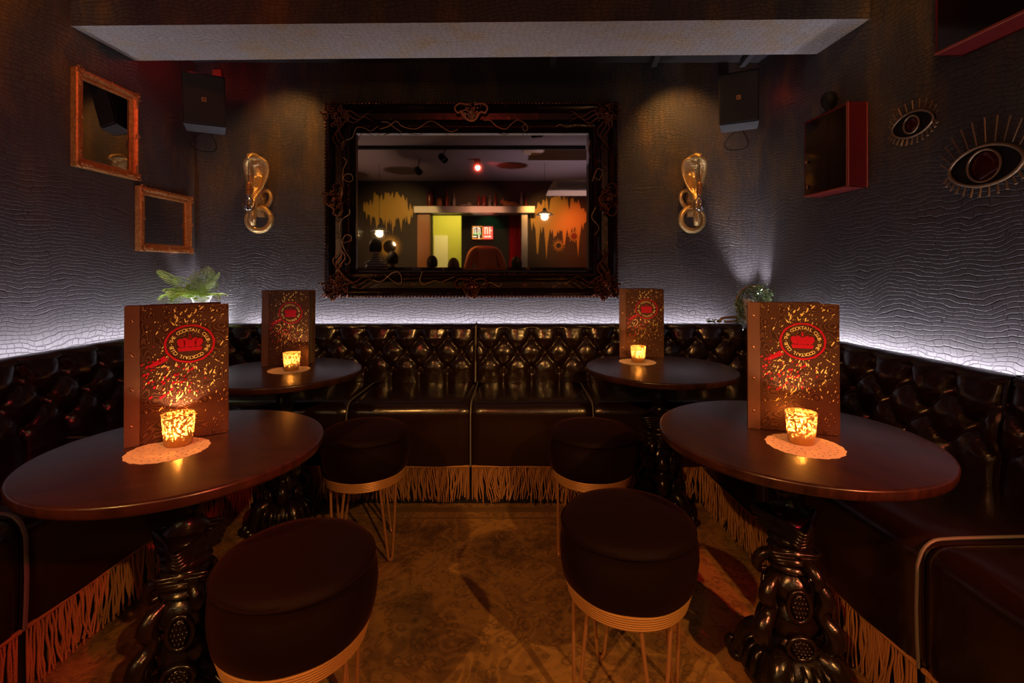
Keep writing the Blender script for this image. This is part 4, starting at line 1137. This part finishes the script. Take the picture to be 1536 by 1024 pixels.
# sign
sc_, _, sz_ = rp(724, 349, -3.9); t = empty('lit_sign', (sc_, -3.93, sz_), 0, 'small glowing multicoloured sign on the dark panel beyond the bar', 'sign')
sg_m = [emit('sign_red', (1, .08, .05), 2.2), emit('sign_white', (1, .8, .5), 1.6), emit('sign_green', (.3, .7, .15), .9), emit('sign_orange', (1, .35, .05), 1.5)]
MB().box((0, 0, 0), (.46, .03, .32)).build('sign_back', M['redbox'], t, smooth=False, bevel=.012)
e_ = MB().box((.115, .017, 0), (.20, .006, .26)); e_.build('red_panel', sg_m[0], t, smooth=False)
e_ = MB()
for (x, z, w_, h_) in ((-.19, .05, .02, .14), (-.165, .11, .06, .02), (-.15, .03, .02, .10), (-.10, .06, .02, .16), (-.075, .10, .05, .02), (-.06, .05, .02, .12), (-.17, -.08, .08, .025), (-.08, -.08, .025, .09), (.05, .05, .02, .15), (.08, .11, .05, .02), (.10, .04, .02, .13), (.15, .05, .02, .15), (.18, .05, .04, .02), (.07, -.08, .08, .025), (.15, -.08, .06, .03)): e_.box((x, .022, z), (w_, .006, h_))
e_.build('sign_strokes', sg_m[1], t, smooth=False)
e_ = MB()
for (x, z, w_, h_) in ((-.12, -.125, .20, .015), (-.12, .135, .20, .012), (-.22, 0, .012, .24), (0, 0, .014, .27)): e_.box((x, .022, z), (w_, .006, h_))
e_.build('sign_outline', sg_m[3], t, smooth=False)
e_ = MB().box((-.12, .018, -.02), (.17, .004, .05)); e_.build('green_band', sg_m[2], t, smooth=False)
# murals
def splash(px0, px1, py0, py1, seed, lb):
    rnd = random.Random(seed); n_ = 46; top = []; bot = []
    xc = (px0+px1)/2
    for k in range(n_+1):
        f = k/n_; px = px0+(px1-px0)*f; env = sin(PI*min(.97, max(.03, f)))**.5
        tp = py0+(1-env)*(py1-py0)*.35+abs(mnoise.noise(Vector((k*.30, seed, 0))))*34+rnd.uniform(0, 7)
        bt = py0+(py1-py0)*(.42+.22*env)+(py1-py0)*.95*max(0, mnoise.noise(Vector((k*.27, seed+9, 0))))+rnd.uniform(0, 12)*(k % 2)
        top.append((px, tp)); bot.append((px, max(bt, tp+3)))
    P = [(rp(x, y, YR+.01)[0], rp(x, y, YR+.01)[2]) for x, y in top]+[(rp(x, y, YR+.01)[0], rp(x, y, YR+.01)[2]) for x, y in bot[::-1]]
    n2 = len(top); mb = MB()
    vs = [(p_[0], YR+.012, p_[1]) for p_ in P]+[(p_[0], YR+.002, p_[1]) for p_ in P]
    fs = [(k, k+1, 2*n2-2-k, 2*n2-1-k) for k in range(n2-1)]
    L_ = len(P); fs += [(k, (k+1) % L_, (k+1) % L_+L_, k+L_) for k in range(L_)]
    mb.add(vs, fs); o = mb.build('wall_mural', M['goldleaf'], smooth=False); tag(o, lb, 'mural', 'ragged gold murals behind the camera')
splash(545, 620, 282, 352, 2, 'ragged gold mural left of the bar opening, seen in the mirror')
splash(796, 880, 288, 375, 5, 'ragged gold mural right of the bar opening, seen in the mirror')
# pendants
def make_pendant():
    t = empty('pendant_lamp', (0, 0, 0), 0, '', 'pendant lamp', 'pendant lamps behind the camera')
    sh = MB().lathe([(.02, .11), (.03, .10), (.035, .06), (.06, .045), (.11, .022), (.15, 0), (.146, 0), (.108, .018), (.058, .04), (.02, .05)], 36, cap=False).build('lamp_shade', M['lamp_black'], t)
    MB().ell((0, 0, .022), (.095, .095, .018), 24, 8).build('bulb', M['lampglow'], t)
    MB().tube([(0, 0, .10), (0, 0, CEIL)], .003, 6).build('cord', M['cable'], t)
    return t
pp0 = make_pendant()
for i, (px, py, Y, lb) in enumerate(((569, 347, -1.46, 'black pendant lamp left in the mirror, in front of the left mural'), (817, 322, -1.46, 'black pendant lamp right in the mirror, in front of the right mural'), (531, 347, -1.6, 'black pendant lamp at the left edge of the mirror view'))):
    o = pp0 if i == 0 else copy_tree(pp0)
    x, y, z = rp(px, py, Y); o.location = (x, y, z); o['label'] = lb
    # trim the cord to the ceiling
    for ch in o.children:
        if ch.name.startswith('cord'): ch.scale = (1, 1, (CEIL-z)/CEIL*1.0 if True else 1); ch.location = (0, 0, .0)
    point('pendant_light', (x, y, z-.03), 9, WARM, .05)
# sunbursts
def sunburst(px, py, rpx, inner, lb, m_c, ray_n, name='sunburst_ornament'):
    x, y, z = rp(px, py, YR+.04); s_ = (2*MYP-YR)/718*rpx
    t = empty(name, (x, YR+.005, z), 0, lb, 'wall ornament')
    ry = MB()
    for k in range(ray_n):
        a = 2*PI*k/ray_n; r0, r1 = s_*inner, s_*(1 if k % 2 else .85); dw = PI/ray_n*.98
        ry.prism([(r0*cos(a-dw), r0*sin(a-dw)), (r1*cos(a), r1*sin(a)), (r0*cos(a+dw), r0*sin(a+dw))], .006, .016)
    ry.lathe([(s_*inner, 0), (s_*inner*1.1, .02), (s_*inner*.95, .024), (s_*inner*.9, .01)], 36, R(-PI/2, 'X'), cap=False)
    ry.build('rays', M['goldleaf'], t, smooth=False)
    MB().lathe([(0, .012), (s_*inner*.92, .012), (s_*inner*.92, .002), (0, .002)], 32, R(-PI/2, 'X')).build('disc', m_c, t)
sunburst(584, 370, 22, .48, 'round gold rattan mirror left of the bar opening', M['darkmirror'], 60)
sunburst(838, 368, 12, .35, 'yellow sunburst ornament right of the bar opening', M['black'], 18)
sunburst(861, 354, 11, .45, 'red sunburst ornament with fine rays near the red-lit wall', M['redbox'], 14)
# bottles and figures on the lintel shelf
ZS = 2.4955
bpos = [(645, .30, 'vase'), (659, .16, 'jar'), (670, .31, 'bottle'), (681, .26, 'bottle'), (718, .27, 'bottle'), (735, .22, 'bottle'), (743, .26, 'bottle'), (782, .28, 'bottle'), (789, .20, 'bottle'), (726, .22, 'jar')]
M['bot'] = [plain('red_brown_glass', (.20, .03, .02), .15), plain('clear_grey_glass', (.25, .20, .18), .12), plain('orange_clay', (.45, .15, .04), .5)]
for i, (px, h, kd) in enumerate(bpos):
    D = 2*MYP-(YR+.12); x = (px-772)/718*D
    if kd == 'bottle': pr = [(0, 0), (.03, 0), (.033, .01), (.033, h*.5), (.028, h*.6), (.012, h*.72), (.011, h*.93), (.015, h*.94), (.015, h), (0, h)]
    elif kd == 'vase': pr = [(0, 0), (.05, 0), (.062, h*.3), (.065, h*.75), (.04, h*.85), (.03, h*.88), (.05, h*.92), (.02, h), (0, h)]
    else: pr = [(0, 0), (.045, 0), (.05, .02), (.05, h*.75), (.04, h*.85), (.052, h*.88), (.052, h*.95), (.02, h), (0, h)]
    o = MB().lathe(pr, 20).build({'bottle': 'bottle', 'vase': 'vase', 'jar': 'jar'}[kd], M['bot'][(i*2) % 3 if kd != 'bottle' else i % 2]); o.location = (x, YR+.12, ZS)
    lbs = ['tall red lidded vase at the left end of the bar shelf', 'squat clay jar beside the tall red vase', 'tallest clear bottle on the bar shelf, after the squat jar', 'red bottle right of the tallest clear bottle', 'clear slim bottle at the middle of the bar shelf', 'short bottle between the dark jar and the reclining cat', 'slim bottle just left of the reclining cat', 'tall red bottle right of the reclining cat', 'short last bottle at the right end of the bar shelf', 'dark wide jar right of the middle slim bottle']
    tag(o, lbs[i], kd, 'bottles and jars on the bar shelf')
x = (762-772)/718*9.2
c_ = MB(); c_.ell((x+.04, YR+.12, ZS+.05), (.15, .05, .055), 16, 10); c_.ell((x-.10, YR+.12, ZS+.10), (.05, .045, .045), 14, 10)
c_.ell((x-.05, YR+.12, ZS+.075), (.07, .045, .05), 14, 10)
for s_ in (-1, 1): c_.lathe([(.018, 0), (0, .045)], 8, T(x-.10, YR+.12+s_*.025, ZS+.13))
c_.tube(smoothpath([(x+.16, YR+.12, ZS+.04), (x+.22, YR+.14, ZS+.03), (x+.20, YR+.19, ZS+.03), (x+.10, YR+.19, ZS+.025)], 4), .014, 8)
o = c_.build('cat_figurine', M['bot'][2]); tag(o, 'orange reclining cat figurine on the bar shelf', 'figurine')
x = (699-772)/718*9.2
c_ = MB(); c_.ell((x, YR+.12, ZS+.03), (.14, .05, .03), 14, 8); c_.ell((x+.06, YR+.12, ZS+.06), (.05, .04, .035), 12, 8)
o = c_.build('reclining_figurine', M['bot'][1]); tag(o, 'low grey reclining figurine at the middle of the bar shelf', 'figurine')
# air conditioner near the right, ceiling speaker box
x, y, z = rp(855, 283, -1.0); t = empty('air_conditioner', (min(x, 1.45), y, z), 0, 'orange-lit air conditioner hanging at the upper right of the mirror view', 'air conditioner')
MB().prism([(0, 0)]*0 or [(-.36, -.07), (.38, -.07), (.38, .10), (-.26, .10)], -.25, .25).build('casing', M['aircon'], t, smooth=False, bevel=.01)
s_ = MB()
for k in range(4): s_.box((.05, .255, -.045+.03*k), (.55, .012, .012))
s_.build('louvre', M['steel'], t, smooth=False)
# track with red spotlight on the ceiling
x, y, z = rp(716, 238, -1.2); t = empty('red_spotlight', (x, y, CEIL), 0, 'red glowing spotlight fixed to the ceiling, mid mirror view', 'spotlight')
MB().lathe([(.02, 0), (.05, -.005), (.05, -.10), (.04, -.11)], 20).build('housing', M['black'], t); MB().ell((0, 0, -.105), (.038, .038, .015), 14, 8).build('lens', M['redglow'], t)
spot('red_ceiling_wash', (x+.05, y, CEIL-.14), (x+.9, y-1.2, CEIL), 10, RED, 60, .8, .03)
spot('cool_ceiling_wash', (1.2, -1.2, 1.05), (.7, -1.3, 3.0), 75, (.95, .72, .85), 90, 1, .03)  # this one and the next: unseen spots added to brighten the rear ceiling
spot('warm_ceiling_wash', (-2.4, -1.0, 1.05), (-2.0, -1.2, 3.0), 55, (1, .60, .42), 100, 1, .03)
o = MB().box((-.9, -.4, CEIL-.025), (3.8, .04, .05)).build('ceiling_track', M['black'], smooth=False); tag(o, 'black lamp track running across the front room ceiling', 'track')
x, y, z = rp(800, 240, -.6)
o = MB().lathe([(0, 0), (.16, 0), (.16, -.03), (.13, -.05), (0, -.05)], 30).build('ceiling_fitting', M['aircon']); o.location = (x, y, CEIL); tag(o, 'round pale ceiling fitting right of the red spotlight', 'ceiling lamp')
# housings for the spot lamps that light the niche
def can(loc, tgt, lb):
    d = (Vector(tgt)-Vector(loc)).normalized(); t = empty('spotlight', (loc[0], loc[1], CEIL), 0, lb, 'spotlight', 'ceiling spotlights behind the camera')
    rel = Vector(loc)-Vector((loc[0], loc[1], CEIL)); q = d.to_track_quat('Z', 'Y').to_matrix().to_4x4()
    MB().lathe([(.0, -.15), (.045, -.15), (.05, -.14), (.05, -.02), (.046, -.02), (.044, -.05), (0, -.05)], 20, Matrix.Translation(rel) @ q).build('housing', M['black'], t)
    MB().tube([(0, 0, 0), tuple(rel-d*.12)], .008, 8).build('stem', M['black'], t)
CANL = ['amber ceiling spotlight nearest the bar on the right side', 'amber ceiling spotlight nearest the bar on the left side', None, None,
        'added amber ceiling spotlight in front of the beam by the right wall', 'added amber ceiling spotlight in front of the beam by the left wall',
        'red ceiling spotlight behind the camera, right one', 'red ceiling spotlight behind the camera, left one', 'red ceiling spotlight in the middle, close to the beam']
for o, lb in zip([o for o in sorted(bpy.data.objects, key=lambda q: q.name) if o.type == 'LIGHT' and o.name.startswith(('amber_spot_lamp', 'red_spot_lamp'))], CANL):
    d = Vector((0, 0, -1)); d.rotate(o.rotation_euler); l_ = o.location
    if lb: can(tuple(l_), tuple(Vector(l_)+d), lb)
# lights in rear rooms
area('yellow_room_light', (-1.3, -4.5, 2.9), 1.4, .8, 40, (1, .85, .35), rot=(0, 0, 0))
spot('green_sign_light', (-.5, -3.4, 2.7), (-.6, -4.0, 2.0), 6, (.05, 1, .3), 60, .6)
spot('mural_red_light', (1.2, -1.3, 2.4), (1.4, -3.0, 1.9), 60, (1, .12, .03), 60, .8)
spot('mural_amber_light', (.3, -1.6, 2.7), (.7, -3.0, 2.1), 60, AMBER, 60, .8)
spot('mural_amber_light', (-1.9, -1.3, 2.7), (-2.3, -3.0, 2.0), 60, (1, .62, .2), 70, .8)
spot('bar_warm_light', (-.6, -1.2, 2.6), (-.8, -3.0, 2.1), 50, (1, .4, .2), 60, .8)

# ------------------------------------------------------------------ people (their backs and heads show in the mirror)
def skin_mat(): 
    n = N('skin').setp(Base_Color=(.50, .26, .17), Roughness=.5, Subsurface_Weight=.1); return n.m
M['skin'] = skin_mat()
def make_person(lb, loc, rz, top_m, hair_m, lean=0.0, seat=False, drop=0, bow=0):
    t = empty('person', loc, rz, lb, 'person', None)
    # joints, facing +y ; standing
    hip = .92-drop
    J = []; E = []; RAD = []
    def j(p_, r_): J.append(p_); RAD.append(r_); return len(J)-1
    la = lean
    def tor(z, y=0, x=0):            # torso point rotated by lean about the hips
        return (x, y*cos(la)+z*sin(la), hip+z*cos(la)-y*sin(la))
    pel = j((0, 0, hip), (.15, .11)); wa = j(tor(.16), (.125, .09)); ch = j(tor(.34), (.155, .105)); nk0 = j(tor(.50), (.10, .075)); nk = j(tor(.57-.06*bow, .01+.10*bow), (.055, .055)); hd = j(tor(.64-.17*bow, .02+.18*bow), (.062, .07))
    E += [(pel, wa), (wa, ch), (ch, nk0), (nk0, nk), (nk, hd)]
    for s_ in (-1, 1):
        sh = j(tor(.46, 0, s_*.15), (.062, .062)); el = j(tor(.20, .04, s_*.235), (.044, .044)); 
        wr = j((tor(.05, .22, s_*.20)), (.030, .026)); hnd = j(tor(.03, .30, s_*.18), (.036, .020))
        E += [(nk0, sh), (sh, el), (el, wr), (wr, hnd)]
        h_ = j((s_*.09, 0, hip-.06), (.095, .095)); kn = j((s_*.11, .04, hip*.53), (.060, .062)); an = j((s_*.11, -.02, .09), (.040, .042)); ft = j((s_*.12, .12, .03), (.042, .028))
        E += [(pel, h_), (h_, kn), (kn, an), (an, ft)]
        for q in range(5):
            fx = hnd_p = Vector(J[hnd]); dx = (q-2)*.015
            f1 = j((fx.x+dx-(.02*s_ if q == 4 else 0), fx.y+.045-(.03 if q == 4 else 0), fx.z-.01), (.009, .009)); f2 = j((fx.x+dx-(.025*s_ if q == 4 else 0), fx.y+.075-(.03 if q == 4 else 0)-abs(q-1)*.004, fx.z-.03), (.008, .008)); E += [(hnd, f1), (f1, f2)]
    me = bpy.data.meshes.new('body'); me.from_pydata(J, E, []); o = bpy.data.objects.new('body', me); C.objects.link(o); o.parent = t
    md = o.modifiers.new('skin', 'SKIN'); 
    if not me.skin_vertices: 
        bpy.context.view_layer.objects.active = o
    sv = me.skin_vertices[0].data
    for i, r_ in enumerate(RAD): sv[i].radius = r_
    sv[0].use_root = True
    su = o.modifiers.new('sub', 'SUBSURF'); su.levels = 1; su.render_levels = 2
    me.materials.append(top_m)
    # head with face
    hc = Vector(tor(.74-.27*bow, .03+.22*bow))+Vector((-.10*bow, 0, 0)); mh = Matrix.Translation(hc) @ R(-la*.6, 'X')
    h = MB()
    def hf(r, z, a): return r
    S, RN = 24, 16; vs = []
    for i in range(S):
        for k in range(RN+1):
            a = 2*PI*i/S; b_ = -PI/2+PI*k/RN; x, y, z = .076*cos(b_)*cos(a), .095*cos(b_)*sin(a), .118*sin(b_)
            if z < 0: x *= 1+.25*z/.118; y = y*(1+.1*z/.118)+.008*(-z/.118)
            if y > 0: 
                y += .020*math.exp(-((x/.012)**2+((z+.012)/.022)**2))      # nose
                y -= .008*math.exp(-(((abs(x)-.03)/.014)**2+((z-.012)/.012)**2))   # eye sockets
                y += .005*math.exp(-((x/.022)**2+((z+.052)/.008)**2))      # lips
            vs.append((x, y, z))
    fs = [(i*(RN+1)+k, ((i+1) % S)*(RN+1)+k, ((i+1) % S)*(RN+1)+k+1, i*(RN+1)+k+1) for i in range(S) for k in range(RN)]
    h.add(vs, fs, mh)
    for s_ in (-1, 1): h.ell((s_*.076, -.005, -.005), (.010, .018, .030), 10, 8, mh)
    h.build('head', M['skin'], t)
    for s_ in (-1, 1): 
        pass
    ey = MB(); 
    for s_ in (-1, 1): ey.ell((s_*.03, .080, .012), (.011, .008, .007), 10, 8, mh)
    ey.build('eyes', M['black'], t)
    ha = MB(); vs = []
    for i in range(S):
        for k in range(RN+1):
            a = 2*PI*i/S; b_ = -.55+(PI/2+.55)*k/RN
            if sin(a) > .2: b_ = max(b_, .5+.25*sin(a))
            rr = 1.12+.03*mnoise.noise(Vector((cos(a)*3, sin(a)*3, b_*4)))
            vs.append((.078*rr*cos(b_)*cos(a), .098*rr*cos(b_)*sin(a)-.006, .118*rr*sin(b_)))
    ha.add(vs, fs, mh); o = ha.build('hair', hair_m, t); s2 = o.modifiers.new('t', 'SOLIDIFY'); s2.thickness = .008
    return t
def fabric(name, c1, c2=None, stripes=0):
    n = N(name); v = n.coord()
    if c2:
        wv = n.add('ShaderNodeTexWave', _bands_direction='Z', Scale=stripes); n.link(v, wv.inputs[0])
        n.link(n.ramp(wv.outputs[0], [(.45, c1), (.55, c2)]), n.b.inputs['Base Color'])
    else: n.setp(Base_Color=c1)
    n.setp(Roughness=.85); n.bump(n.noise(v, 90, 3).outputs[0], .3, .003); return n.m
hairD = plain('dark_hair', (.02, .012, .008), .55, Specular_IOR_Level=.1); hairB = plain('brown_hair', (.10, .04, .015), .55, Specular_IOR_Level=.1)
def person_at(px, pytop, Y, lb, rz, tm, hm, lean=0, h=1.78):
    D = 2*MYP-Y; x = (px-772)/718*D; top = CAMH+(408-pytop)/718*D
    # total height of unscaled figure = hip .92 + .86
    full = .92+(.86)*cos(lean); make_person(lb, (x, Y, 0), rz, tm, hm, lean, drop=max(0, full-top))
strip = fabric('striped_knit', (.03, .02, .02), (.45, .35, .28), 9.0)
person_at(563, 359, -.95, 'person in a striped top with short dark hair, back turned, left in the mirror', PI+.1, strip, hairD)
person_at(589, 378, -1.5, 'person with dark hair in black beside the one in stripes', PI-.4, fabric('black_cloth', (.02, .015, .015)), hairD)
person_at(648, 384, -1.9, 'dark-haired person in brown at the bar, left of the pair', PI, fabric('brown_cloth', (.08, .03, .015)), hairD)
person_at(680, 388, -1.3, 'dark-haired person in grey at the bar, right of the pair', PI, fabric('grey_cloth', (.08, .07, .07)), hairB)
pj = make_person('person in an orange jacket bowing forward, back turned, mid mirror view', (-.36, -.3, 0), PI-.35, fabric('orange_jacket', (.60, .19, .06)), hairB, lean=.35, bow=1.0); pj.scale = (1.22, 1.2, 1.13)
person_at(775, 386, -1.9, 'person in purple-black clothes right of the orange jacket', PI, fabric('purple_cloth', (.06, .02, .06)), hairD)
